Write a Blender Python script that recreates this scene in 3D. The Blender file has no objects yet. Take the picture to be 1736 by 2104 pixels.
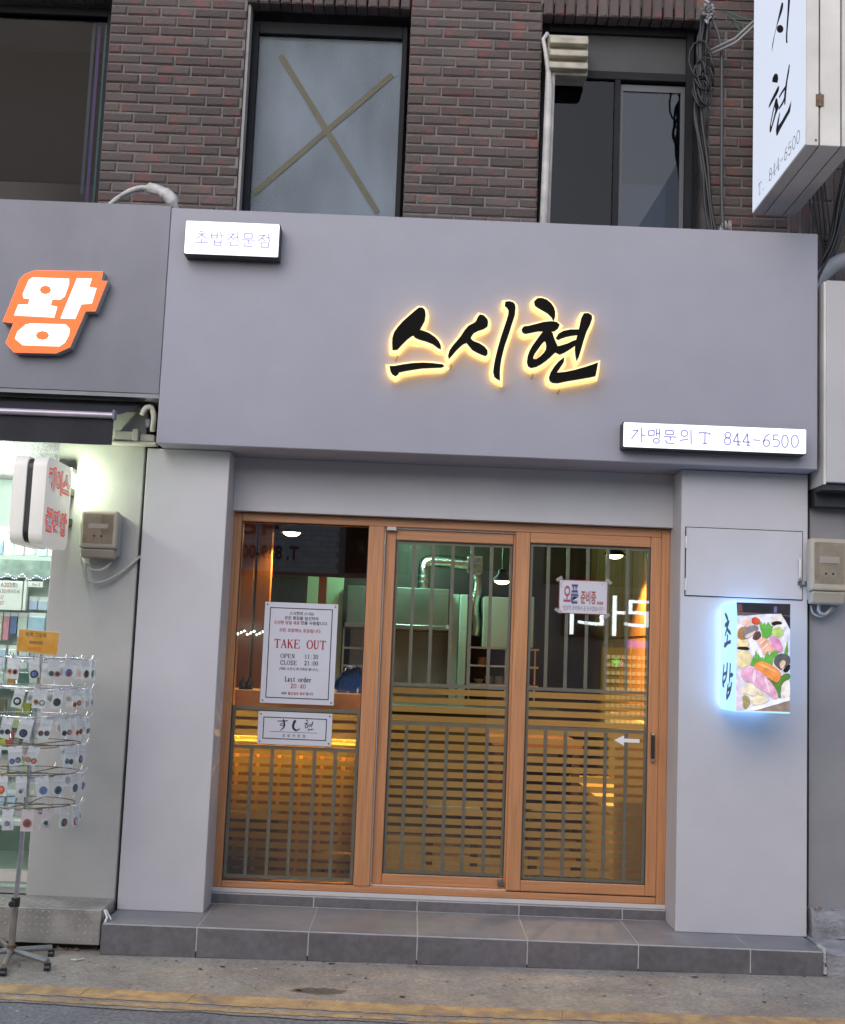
import bpy, bmesh, math, random
from mathutils import Vector, Matrix
from mathutils.geometry import tessellate_polygon
random.seed(7)
SC = bpy.context.scene
COL = SC.collection
# ---------------------------------------------------------------- camera
cam_d = bpy.data.cameras.new('camera')
cam = bpy.data.objects.new('camera', cam_d)
COL.objects.link(cam)
PITCH, YAW, ROLL, FPX = 0.1162, 0.0016, 0.0399, 2489.4
fw = Vector((math.sin(YAW) * math.cos(PITCH), math.cos(YAW) * math.cos(PITCH), math.sin(PITCH)))
rt = Vector((math.cos(YAW), -math.sin(YAW), 0))
up = rt.cross(fw)
r2 = rt * math.cos(ROLL) + up * math.sin(ROLL)
u2 = -rt * math.sin(ROLL) + up * math.cos(ROLL)
mw = Matrix((r2, u2, -fw)).transposed().to_4x4()
mw.translation = Vector((-0.0706, -6.3422, 1.2698))
cam.matrix_world = mw
cam_d.sensor_fit = 'HORIZONTAL'
cam_d.sensor_width = 36
cam_d.lens = FPX / 1736 * 36
cam_d.clip_start = 0.05
cam_d.clip_end = 500
SC.camera = cam
# ---------------------------------------------------------------- sky, sun, exposure
world = bpy.data.worlds.new('World')
SC.world = world
world.use_nodes = True
wn = world.node_tree.nodes
sky = wn.new('ShaderNodeTexSky')
sky.sky_type = 'NISHITA'
sky.sun_disc = False
SUN_EL, SUN_ROT = math.radians(34), math.radians(200)
sky.sun_elevation = SUN_EL
sky.sun_rotation = SUN_ROT
sky.air_density = 1.0
sky.dust_density = 1.5
world.node_tree.links.new(sky.outputs[0], wn['Background'].inputs[0])
wn['Background'].inputs[1].default_value = 0.138
sun_d = bpy.data.lights.new('sun', 'SUN')
sun_d.energy = 0.66
sun_d.angle = math.radians(60)
sun_d.color = (1.0, 0.96, 0.98)
sun = bpy.data.objects.new('sun', sun_d)
COL.objects.link(sun)
sd = Vector((math.sin(SUN_ROT) * math.cos(SUN_EL), math.cos(SUN_ROT) * math.cos(SUN_EL), math.sin(SUN_EL)))
sun.rotation_euler = sd.to_track_quat('Z', 'Y').to_euler()
SC.view_settings.view_transform = 'Standard'
SC.view_settings.look = 'None'
SC.view_settings.gamma = 1
SC.view_settings.use_curve_mapping = False
SC.view_settings.exposure = 0.48
SC.render.engine = 'CYCLES'
SC.cycles.use_denoising = True
SC.cycles.max_bounces = 10
SC.cycles.transparent_max_bounces = 24
SC.cycles.caustics_reflective = False
SC.cycles.caustics_refractive = False
SC.cycles.sample_clamp_indirect = 6
# ---------------------------------------------------------------- helpers
ORG = {}
def thing(name, loc, label=None, cat=None, group=None, kind=None):
    o = bpy.data.objects.new(name, None)
    o.empty_display_size = 0.1
    COL.objects.link(o)
    o.location = loc
    ORG[o] = Vector(loc)
    return tag(o, label, cat, group, kind)
def tag(o, label=None, cat=None, group=None, kind=None):
    if label: o['label'] = label
    if cat: o['category'] = cat
    if group: o['group'] = group
    if kind: o['kind'] = kind
    return o
class MB:
    def __init__(s):
        s.v = []; s.f = []; s.m = []; s.mi = 0
    def add(s, vs, fs):
        b = len(s.v)
        s.v += [tuple(p) for p in vs]
        for q in fs:
            s.f.append([i + b for i in q]); s.m.append(s.mi)
        return s
    def box(s, x0, x1, y0, y1, z0, z1):
        if x1 < x0: x0, x1 = x1, x0
        if y1 < y0: y0, y1 = y1, y0
        if z1 < z0: z0, z1 = z1, z0
        return s.add([(x0, y0, z0), (x1, y0, z0), (x1, y1, z0), (x0, y1, z0), (x0, y0, z1), (x1, y0, z1), (x1, y1, z1), (x0, y1, z1)],
                     [(0, 3, 2, 1), (4, 5, 6, 7), (0, 1, 5, 4), (1, 2, 6, 5), (2, 3, 7, 6), (3, 0, 4, 7)])
    def quad(s, a, b, c, d):
        return s.add([a, b, c, d], [(0, 1, 2, 3)])
    def prism(s, loops, d0, d1, ax='y'):
        """closed outline (and holes) extruded along y or x"""
        P = (lambda p, d: (p[0], d, p[1])) if ax == 'y' else ((lambda p, d: (d, p[0], p[1])) if ax == 'x' else (lambda p, d: (p[0], p[1], d)))
        flat = [p for l in loops for p in l]
        tr = tessellate_polygon([[Vector((p[0], p[1], 0)) for p in l] for l in loops])
        n = len(flat)
        fs = [tuple(t) for t in tr]
        if abs(d1 - d0) > 1e-7:
            fs += [tuple(i + n for i in reversed(t)) for t in tr]
            b = 0
            for l in loops:
                k = len(l)
                for i in range(k):
                    j = (i + 1) % k
                    fs.append((b + i, b + j, b + j + n, b + i + n))
                b += k
            return s.add([P(p, d0) for p in flat] + [P(p, d1) for p in flat], fs)
        return s.add([P(p, d0) for p in flat], fs)
    def tube(s, path, r, n=8, caps=True):
        path = [Vector(p) for p in path]
        rs = r if isinstance(r, (list, tuple)) else [r] * len(path)
        t0 = (path[1] - path[0]).normalized()
        u = t0.orthogonal().normalized()
        rings = []
        for i, p in enumerate(path):
            t = (path[min(i + 1, len(path) - 1)] - path[max(i - 1, 0)]).normalized()
            u = (u - t * u.dot(t))
            u = u.normalized() if u.length > 1e-6 else t.orthogonal().normalized()
            w = t.cross(u)
            rings.append([p + (u * math.cos(2 * math.pi * k / n) + w * math.sin(2 * math.pi * k / n)) * rs[i] for k in range(n)])
        vs = [q for g in rings for q in g]
        fs = []
        for i in range(len(rings) - 1):
            for k in range(n):
                a = i * n + k; b = i * n + (k + 1) % n
                fs.append((a, b, b + n, a + n))
        if caps:
            fs.append(tuple(range(n))[::-1]); fs.append(tuple(range((len(rings) - 1) * n, len(rings) * n)))
        return s.add(vs, fs)
    def ring(s, c, R, r, axis='z', n=36, m=6):
        vs = []; fs = []
        for i in range(n):
            a = 2 * math.pi * i / n
            for k in range(m):
                b = 2 * math.pi * k / m
                q = (R + r * math.cos(b)) * math.cos(a), (R + r * math.cos(b)) * math.sin(a), r * math.sin(b)
                if axis == 'y': q = (q[0], q[2], q[1])
                vs.append((c[0] + q[0], c[1] + q[1], c[2] + q[2]))
                fs.append((i * m + k, ((i + 1) % n) * m + k, ((i + 1) % n) * m + (k + 1) % m, i * m + (k + 1) % m))
        return s.add(vs, fs)
    def lathe(s, prof, c, n=20):
        vs = []; fs = []
        for r, z in prof:
            for k in range(n):
                a = 2 * math.pi * k / n
                vs.append((c[0] + r * math.cos(a), c[1] + r * math.sin(a), c[2] + z))
        for i in range(len(prof) - 1):
            for k in range(n):
                j = (k + 1) % n
                fs.append((i * n + k, i * n + j, (i + 1) * n + j, (i + 1) * n + k))
        return s.add(vs, fs)
    def disc(s, c, r, nrm, n=20, th=0.0, rz=None):
        nrm = Vector(nrm).normalized()
        e1 = Vector((0, 0, 1)).cross(nrm)
        e1 = e1.normalized() if e1.length > 1e-5 else Vector((1, 0, 0))
        e2 = nrm.cross(e1)
        c = Vector(c); rz = rz or r
        p = [c + e1 * math.cos(2 * math.pi * k / n) * r + e2 * math.sin(2 * math.pi * k / n) * rz for k in range(n)]
        if th:
            q = [x - nrm * th for x in p]
            return s.add(p + q, [tuple(range(n)), tuple(range(2 * n - 1, n - 1, -1))] + [(k, k + n, (k + 1) % n + n, (k + 1) % n) for k in range(n)])
        return s.add(p, [tuple(range(n))])
    def stroke(s, pl, w, P):
        """flat pen stroke through 2-d points; w a width or one per point; P maps (u,v) to space"""
        n = len(pl)
        ws = w if isinstance(w, (list, tuple)) else [w] * n
        L = []; R = []
        closed = n > 3 and abs(pl[0][0] - pl[-1][0]) + abs(pl[0][1] - pl[-1][1]) < 1e-3
        for i in range(n):
            a = pl[max(i - 1, 0)]; b = pl[min(i + 1, n - 1)]
            if closed and i in (0, n - 1): a, b = pl[n - 2], pl[1]
            dx, dy = b[0] - a[0], b[1] - a[1]
            l = math.hypot(dx, dy) or 1
            nx, ny = -dy / l * ws[i] / 2, dx / l * ws[i] / 2
            L.append((pl[i][0] + nx, pl[i][1] + ny)); R.append((pl[i][0] - nx, pl[i][1] - ny))
        vs = [P(*q) for q in L] + [P(*q) for q in R]
        return s.add(vs, [(i, i + n, i + 1 + n, i + 1) for i in range(n - 1)])
    def mesh(s, name, mats, smooth=False, bevel=0.0, seg=1, recalc=True, org=Vector((0, 0, 0)), ang=None):
        me = bpy.data.meshes.new(name)
        me.from_pydata([tuple(Vector(p) - org) for p in s.v], [], s.f)
        mats = mats if isinstance(mats, (list, tuple)) else [mats]
        for m in mats: me.materials.append(m)
        for p, i in zip(me.polygons, s.m):
            p.material_index = i
        if bevel or recalc:
            bm = bmesh.new(); bm.from_mesh(me)
            if recalc: bmesh.ops.recalc_face_normals(bm, faces=bm.faces)
            if bevel:
                ed = [e for e in bm.edges if len(e.link_faces) == 2 and e.calc_face_angle(0) > 0.6]
                bmesh.ops.bevel(bm, geom=ed, offset=bevel, segments=seg, affect='EDGES', profile=0.5, clamp_overlap=True)
            bm.to_mesh(me); bm.free()
        if smooth:
            for p in me.polygons: p.use_smooth = True
            if ang: me.set_sharp_from_angle(angle=math.radians(ang))
        return me
    def build(s, name, mats, parent=None, smooth=False, bevel=0.0, seg=1, recalc=True, loc=None, ang=None):
        if parent is not None: org = ORG[parent]
        elif loc is not None: org = Vector(loc)
        else: org = Vector((0, 0, 0))
        if parent is None and loc is None and s.v:
            xs = [p[0] for p in s.v]; ys = [p[1] for p in s.v]; zs = [p[2] for p in s.v]
            org = Vector(((min(xs) + max(xs)) / 2, (min(ys) + max(ys)) / 2, min(zs)))
        o = bpy.data.objects.new(name, s.mesh(name, mats, smooth, bevel, seg, recalc, org, ang))
        COL.objects.link(o)
        if parent is not None: o.parent = parent
        else: o.location = org
        ORG[o] = org
        return o
def B(*a):
    return MB().box(*a)
def copy_tree(o, parent=None, move=(0, 0, 0)):
    c = o.copy(); COL.objects.link(c); c.parent = parent
    if parent is None: c.location = Vector(o.location) + Vector(move)
    for ch in list(o.children): copy_tree(ch, c)
    return c
def text_geo(body, offset=0.0, res=3):
    cu = bpy.data.curves.new('lettering', 'FONT')
    cu.body = body; cu.size = 1; cu.resolution_u = res; cu.offset = offset
    o = bpy.data.objects.new('lettering', cu); COL.objects.link(o)
    me = bpy.data.meshes.new_from_object(o.evaluated_get(bpy.context.evaluated_depsgraph_get()))
    vs = [(v.co.x, v.co.y) for v in me.vertices]; fs = [tuple(p.vertices) for p in me.polygons]
    bpy.data.objects.remove(o); bpy.data.curves.remove(cu); bpy.data.meshes.remove(me)
    return vs, fs
def text(mb, body, u0, u1, v0, v1, P, offset=0.0, keep=False):
    """lettering fitted into the box u0..u1, v0..v1 of a surface; P maps (u,v) to space"""
    vs, fs = text_geo(body, offset)
    xa = min(p[0] for p in vs); xb = max(p[0] for p in vs); ya = min(p[1] for p in vs); yb = max(p[1] for p in vs)
    mb.add([P(u0 + (p[0] - xa) / (xb - xa) * (u1 - u0), v0 + (p[1] - ya) / (yb - ya) * (v1 - v0)) for p in vs], fs)
# serif pen alphabet on a unit square: lists of pen lines (x0,y0,x1,y1,...) with 'k' thick or 't' thin
SERIF = {
 'T': ['t0,1,1,1', 'k.5,1,.5,0', 't.3,0,.7,0', 't0.03,1,0.03,.8', 't.97,1,.97,.8'],
 'A': ['t.5,1,.1,0', 'k.5,1,.88,0', 't.24,.36,.73,.36', 't0,0,.25,0', 't.7,0,1,0'],
 'K': ['k.18,1,.18,0', 't.85,1,.18,.42', 'k.42,.6,.86,0', 't.03,1,.34,1', 't.03,0,.34,0', 't.7,1,.98,1', 't.7,0,1,0'],
 'E': ['k.2,1,.2,0', 't.03,1,.9,1', 't.2,.53,.68,.53', 't.03,0,.95,0', 't.9,1,.9,.78', 't.95,0,.95,.24', 't.68,.62,.68,.42'],
 'O': ['o.5,.5,.46,.5'], '0': ['o.5,.5,.4,.5'],
 'U': ['k.2,1,.2,.3', 'k.2,.3,.3,.05,.52,0', 't.52,0,.74,.08,.8,.3,.8,1', 't.02,1,.38,1', 't.66,1,.96,1'],
 'P': ['k.2,1,.2,0', 't.03,1,.6,1', 'k.6,1,.86,.92,.9,.73,.82,.55,.6,.48', 't.6,.48,.2,.48', 't.03,0,.4,0'],
 'N': ['t.18,1,.18,0', 'k.18,1,.82,0', 't.82,0,.82,1', 't0,1,.2,1', 't.02,0,.34,0', 't.66,1,.98,1'],
 'C': ['k.9,.8,.75,.97,.5,1,.2,.85,.08,.5,.2,.15,.5,0,.76,.04,.92,.22', 't.92,1,.92,.72'],
 'L': ['k.22,1,.22,0', 't.04,1,.4,1', 't.04,0,.92,0', 't.92,0,.92,.26'],
 'S': ['k.84,.8,.7,.97,.45,1,.2,.9,.16,.7,.35,.56,.65,.45,.85,.3,.8,.1,.55,0,.3,.02,.14,.2', 't.84,1,.84,.72', 't.14,0,.14,.28'],
 '1': ['k.52,0,.52,1', 't.52,1,.28,.85', 't.26,0,.8,0'],
 '2': ['k.14,.75,.22,.95,.5,1,.78,.92,.82,.7,.65,.45,.14,.02', 'k.12,.02,.86,.02', 't.86,.02,.9,.22'],
 '3': ['k.14,.82,.3,.98,.55,1,.8,.88,.78,.65,.5,.53,.8,.42,.86,.2,.65,.02,.35,0,.12,.16'],
 '4': ['t.66,1,.06,.28', 't.06,.28,.95,.28', 'k.66,1,.66,0', 't.42,0,.9,0'],
 '5': ['t.82,.98,.2,.98', 't.2,.98,.16,.52', 'k.16,.52,.45,.62,.78,.52,.86,.28,.7,.04,.4,0,.12,.1'],
 '6': ['k.8,.96,.5,.85,.22,.5', 'o.5,.3,.36,.3'], '8': ['o.5,.75,.3,.25', 'o.5,.26,.38,.26'],
 ':': ['d.5,.68', 'd.5,.15'], '.': ['d.5,.03'], '-': ['t.1,.45,.9,.45'], ' ': [],
 'a': ['k.2,.55,.4,.66,.62,.6,.66,.4,.66,.08,.85,0', 'k.66,.4,.3,.32,.16,.16,.3,0,.5,.04,.66,.18'],
 's': ['k.74,.55,.5,.66,.24,.56,.3,.4,.68,.26,.74,.12,.5,0,.2,.1'],
 't': ['k.45,.88,.45,.12,.6,0,.78,.06', 't.16,.64,.76,.64'],
 'o': ['o.5,.33,.4,.33'], 'e': ['t.15,.34,.84,.34', 'k.84,.34,.76,.58,.5,.66,.24,.56,.13,.32,.26,.06,.55,0,.84,.14'],
 'r': ['k.32,.64,.32,0', 't.1,.64,.32,.64', 't.1,0,.58,0', 'k.32,.4,.5,.6,.72,.64,.82,.54'],
 'd': ['k.74,1,.74,.02', 't.55,1,.74,1', 't.74,.02,.94,.02', 'o.42,.33,.32,.33']}
def serif(mb, body, u0, u1, v0, v1, P, wt=0.17, wn=0.09):
    n = len(body); cw = (u1 - u0) / n; h = v1 - v0
    for i, ch in enumerate(body):
        for st in SERIF[ch]:
            q = [float(x) for x in st[1:].split(',')]
            M_ = lambda x, y: (u0 + (i + 0.06 + 0.88 * x) * cw, v0 + y * h)
            if st[0] == 'o':
                k = 18
                pl = [M_(q[0] + q[2] * math.cos(2 * math.pi * j / k), q[1] + q[3] * math.sin(2 * math.pi * j / k)) for j in range(k + 1)]
                mb.stroke(pl, [h * (wn + (wt - wn) * abs(math.cos(2 * math.pi * j / k))) for j in range(k + 1)], P)
            elif st[0] == 'd':
                c = M_(*q)
                mb.stroke([(c[0] - h * .07, c[1]), (c[0] + h * .07, c[1])], h * .14, P)
            else:
                pl = [M_(q[j], q[j + 1]) for j in range(0, len(q), 2)]
                mb.stroke(pl, h * (wt if st[0] == 'k' else wn), P)
def offset_loop(loop, d):
    n = len(loop)
    A = sum(loop[i][0] * loop[(i + 1) % n][1] - loop[(i + 1) % n][0] * loop[i][1] for i in range(n))
    s = 1 if A > 0 else -1
    out = []
    for i in range(n):
        a, b, c = loop[i - 1], loop[i], loop[(i + 1) % n]
        def nrm(p, q):
            dx, dy = q[0] - p[0], q[1] - p[1]; l = math.hypot(dx, dy) or 1
            return dy / l * s, -dx / l * s
        n1, n2 = nrm(a, b), nrm(b, c)
        mx, my = n1[0] + n2[0], n1[1] + n2[1]
        l = math.hypot(mx, my) or 1
        k = min(1 / max((n1[0] * mx + n1[1] * my) / l, 0.5), 1.6)
        out.append((b[0] + mx / l * d * k, b[1] + my / l * d * k))
    return out
def sr(r, g, b):
    return tuple(((c / 255 + 0.055) / 1.055) ** 2.4 if c > 10 else c / 255 / 12.92 for c in (r, g, b))
def fillet(path, rad, n=5):
    """round the corners of a polyline"""
    P = [Vector(p) for p in path]; out = [P[0]]
    for i in range(1, len(P) - 1):
        a = (P[i - 1] - P[i]); b = (P[i + 1] - P[i])
        d = min(rad, a.length * .49, b.length * .49)
        p, q = P[i] + a.normalized() * d, P[i] + b.normalized() * d
        for k in range(n + 1):
            t = k / n
            out.append((p * (1 - t) + P[i] * t) * (1 - t) + (P[i] * (1 - t) + q * t) * t)
    return out + [P[-1]]
# ---------------------------------------------------------------- materials
MATS = {}
def M(name, col, rough=0.6, metal=0.0, var=0.12, scale=6.0, bump=0.0, bscale=80.0, col2=None, stretch=(1, 1, 1), em=None, est=0.0, rnd=0.0, spec=0.5, det=4.0, coat=0.0, rv=0.0, blot=0.0, bls=0.8):
    if name in MATS: return MATS[name]
    m = bpy.data.materials.new(name); m.use_nodes = True
    nt = m.node_tree; N = nt.nodes; Lk = nt.links.new
    b = N['Principled BSDF']
    b.inputs['Roughness'].default_value = rough; b.inputs['Metallic'].default_value = metal
    b.inputs['Specular IOR Level'].default_value = spec
    b.inputs['Coat Weight'].default_value = coat
    c2 = col2 or tuple(min(1, c * (1 + var)) for c in col)
    c1 = col if col2 else tuple(c * (1 - var) for c in col)
    tc = N.new('ShaderNodeTexCoord'); mp = N.new('ShaderNodeMapping'); mp.inputs['Scale'].default_value = stretch
    oi = N.new('ShaderNodeObjectInfo'); mu = N.new('ShaderNodeMath'); mu.operation = 'MULTIPLY'; mu.inputs[1].default_value = 37.0
    Lk(oi.outputs['Random'], mu.inputs[0]); Lk(tc.outputs['Object'], mp.inputs['Vector'])
    nz = N.new('ShaderNodeTexNoise'); nz.noise_dimensions = '4D'; nz.inputs['Scale'].default_value = scale; nz.inputs['Detail'].default_value = det
    Lk(mp.outputs[0], nz.inputs['Vector']); Lk(mu.outputs[0], nz.inputs['W'])
    rp = N.new('ShaderNodeValToRGB')
    rp.color_ramp.elements[0].position = 0.32; rp.color_ramp.elements[1].position = 0.68
    rp.color_ramp.elements[0].color = (*c1, 1); rp.color_ramp.elements[1].color = (*c2, 1)
    Lk(nz.outputs['Fac'], rp.inputs[0])
    out = rp.outputs[0]
    if rnd:
        hs = N.new('ShaderNodeHueSaturation'); mr = N.new('ShaderNodeMapRange')
        mr.inputs['To Min'].default_value = 1 - rnd; mr.inputs['To Max'].default_value = 1 + rnd
        Lk(oi.outputs['Random'], mr.inputs['Value']); Lk(mr.outputs[0], hs.inputs['Value']); Lk(out, hs.inputs['Color'])
        out = hs.outputs[0]
    if blot:
        n3 = N.new('ShaderNodeTexNoise'); n3.inputs['Scale'].default_value = bls; n3.inputs['Detail'].default_value = 7; n3.inputs['Roughness'].default_value = .62
        Lk(tc.outputs['Object'], n3.inputs['Vector'])
        m3 = N.new('ShaderNodeMapRange'); m3.inputs['From Min'].default_value = .35; m3.inputs['From Max'].default_value = .68
        m3.inputs['To Min'].default_value = 1 - blot; m3.inputs['To Max'].default_value = 1 + blot * .35
        h3 = N.new('ShaderNodeHueSaturation'); Lk(n3.outputs['Fac'], m3.inputs['Value']); Lk(m3.outputs[0], h3.inputs['Value']); Lk(out, h3.inputs['Color'])
        out = h3.outputs[0]
    Lk(out, b.inputs['Base Color'])
    if rv:
        mr2 = N.new('ShaderNodeMapRange'); mr2.inputs['To Min'].default_value = max(0, rough - rv); mr2.inputs['To Max'].default_value = min(1, rough + rv)
        Lk(nz.outputs['Fac'], mr2.inputs['Value']); Lk(mr2.outputs[0], b.inputs['Roughness'])
    if bump:
        n2 = N.new('ShaderNodeTexNoise'); n2.inputs['Scale'].default_value = bscale; n2.inputs['Detail'].default_value = 5
        Lk(mp.outputs[0], n2.inputs['Vector'])
        bp = N.new('ShaderNodeBump'); bp.inputs['Strength'].default_value = bump; bp.inputs['Distance'].default_value = 0.01
        Lk(n2.outputs['Fac'], bp.inputs['Height']); Lk(bp.outputs[0], b.inputs['Normal'])
    if em:
        b.inputs['Emission Color'].default_value = (*em, 1); b.inputs['Emission Strength'].default_value = est
    MATS[name] = m
    return m
def glow(name, col, st):
    if name in MATS: return MATS[name]
    m = bpy.data.materials.new(name); m.use_nodes = True
    b = m.node_tree.nodes['Principled BSDF']
    b.inputs['Base Color'].default_value = (*[c * .3 for c in col], 1); b.inputs['Roughness'].default_value = 0.4
    b.inputs['Emission Color'].default_value = (*col, 1); b.inputs['Emission Strength'].default_value = st
    MATS[name] = m
    return m
def clear(name, tint=(0.93, 0.97, 0.95), ior=1.5, rough=0.0, base=0.0, gcol=(1, 1, 1)):
    """thin glass: looks straight through, mirrors by the angle"""
    if name in MATS: return MATS[name]
    m = bpy.data.materials.new(name); m.use_nodes = True
    nt = m.node_tree; N = nt.nodes; N.clear(); Lk = nt.links.new
    o = N.new('ShaderNodeOutputMaterial'); mx = N.new('ShaderNodeMixShader')
    lw = N.new('ShaderNodeLayerWeight'); lw.inputs['Blend'].default_value = 0.5
    pw = N.new('ShaderNodeMath'); pw.operation = 'POWER'; pw.inputs[1].default_value = 5.0
    f0 = ((ior - 1) / (ior + 1)) ** 2
    ad = N.new('ShaderNodeMath'); ad.operation = 'MULTIPLY_ADD'; ad.inputs[1].default_value = 1 - f0 - base; ad.inputs[2].default_value = f0 + base
    t = N.new('ShaderNodeBsdfTransparent'); t.inputs[0].default_value = (*tint, 1)
    g = N.new('ShaderNodeBsdfGlossy'); g.inputs['Roughness'].default_value = rough; g.inputs[0].default_value = (*gcol, 1)
    Lk(lw.outputs['Facing'], pw.inputs[0]); Lk(pw.outputs[0], ad.inputs[0]); Lk(ad.outputs[0], mx.inputs[0])
    Lk(t.outputs[0], mx.inputs[1]); Lk(g.outputs[0], mx.inputs[2]); Lk(mx.outputs[0], o.inputs[0])
    MATS[name] = m
    return m
def veil(name, col, see=0.5, trans=0.5):
    """frosted film or thin plastic: part clear, part milky"""
    if name in MATS: return MATS[name]
    m = bpy.data.materials.new(name); m.use_nodes = True
    nt = m.node_tree; N = nt.nodes; N.clear(); Lk = nt.links.new
    o = N.new('ShaderNodeOutputMaterial'); a = N.new('ShaderNodeMixShader'); c = N.new('ShaderNodeMixShader')
    t = N.new('ShaderNodeBsdfTransparent'); d = N.new('ShaderNodeBsdfDiffuse'); l = N.new('ShaderNodeBsdfTranslucent')
    for q in (d, l): q.inputs[0].default_value = (*col, 1)
    c.inputs[0].default_value = trans; a.inputs[0].default_value = 1 - see
    Lk(d.outputs[0], c.inputs[1]); Lk(l.outputs[0], c.inputs[2]); Lk(t.outputs[0], a.inputs[1]); Lk(c.outputs[0], a.inputs[2]); Lk(a.outputs[0], o.inputs[0])
    MATS[name] = m
    return m

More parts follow.
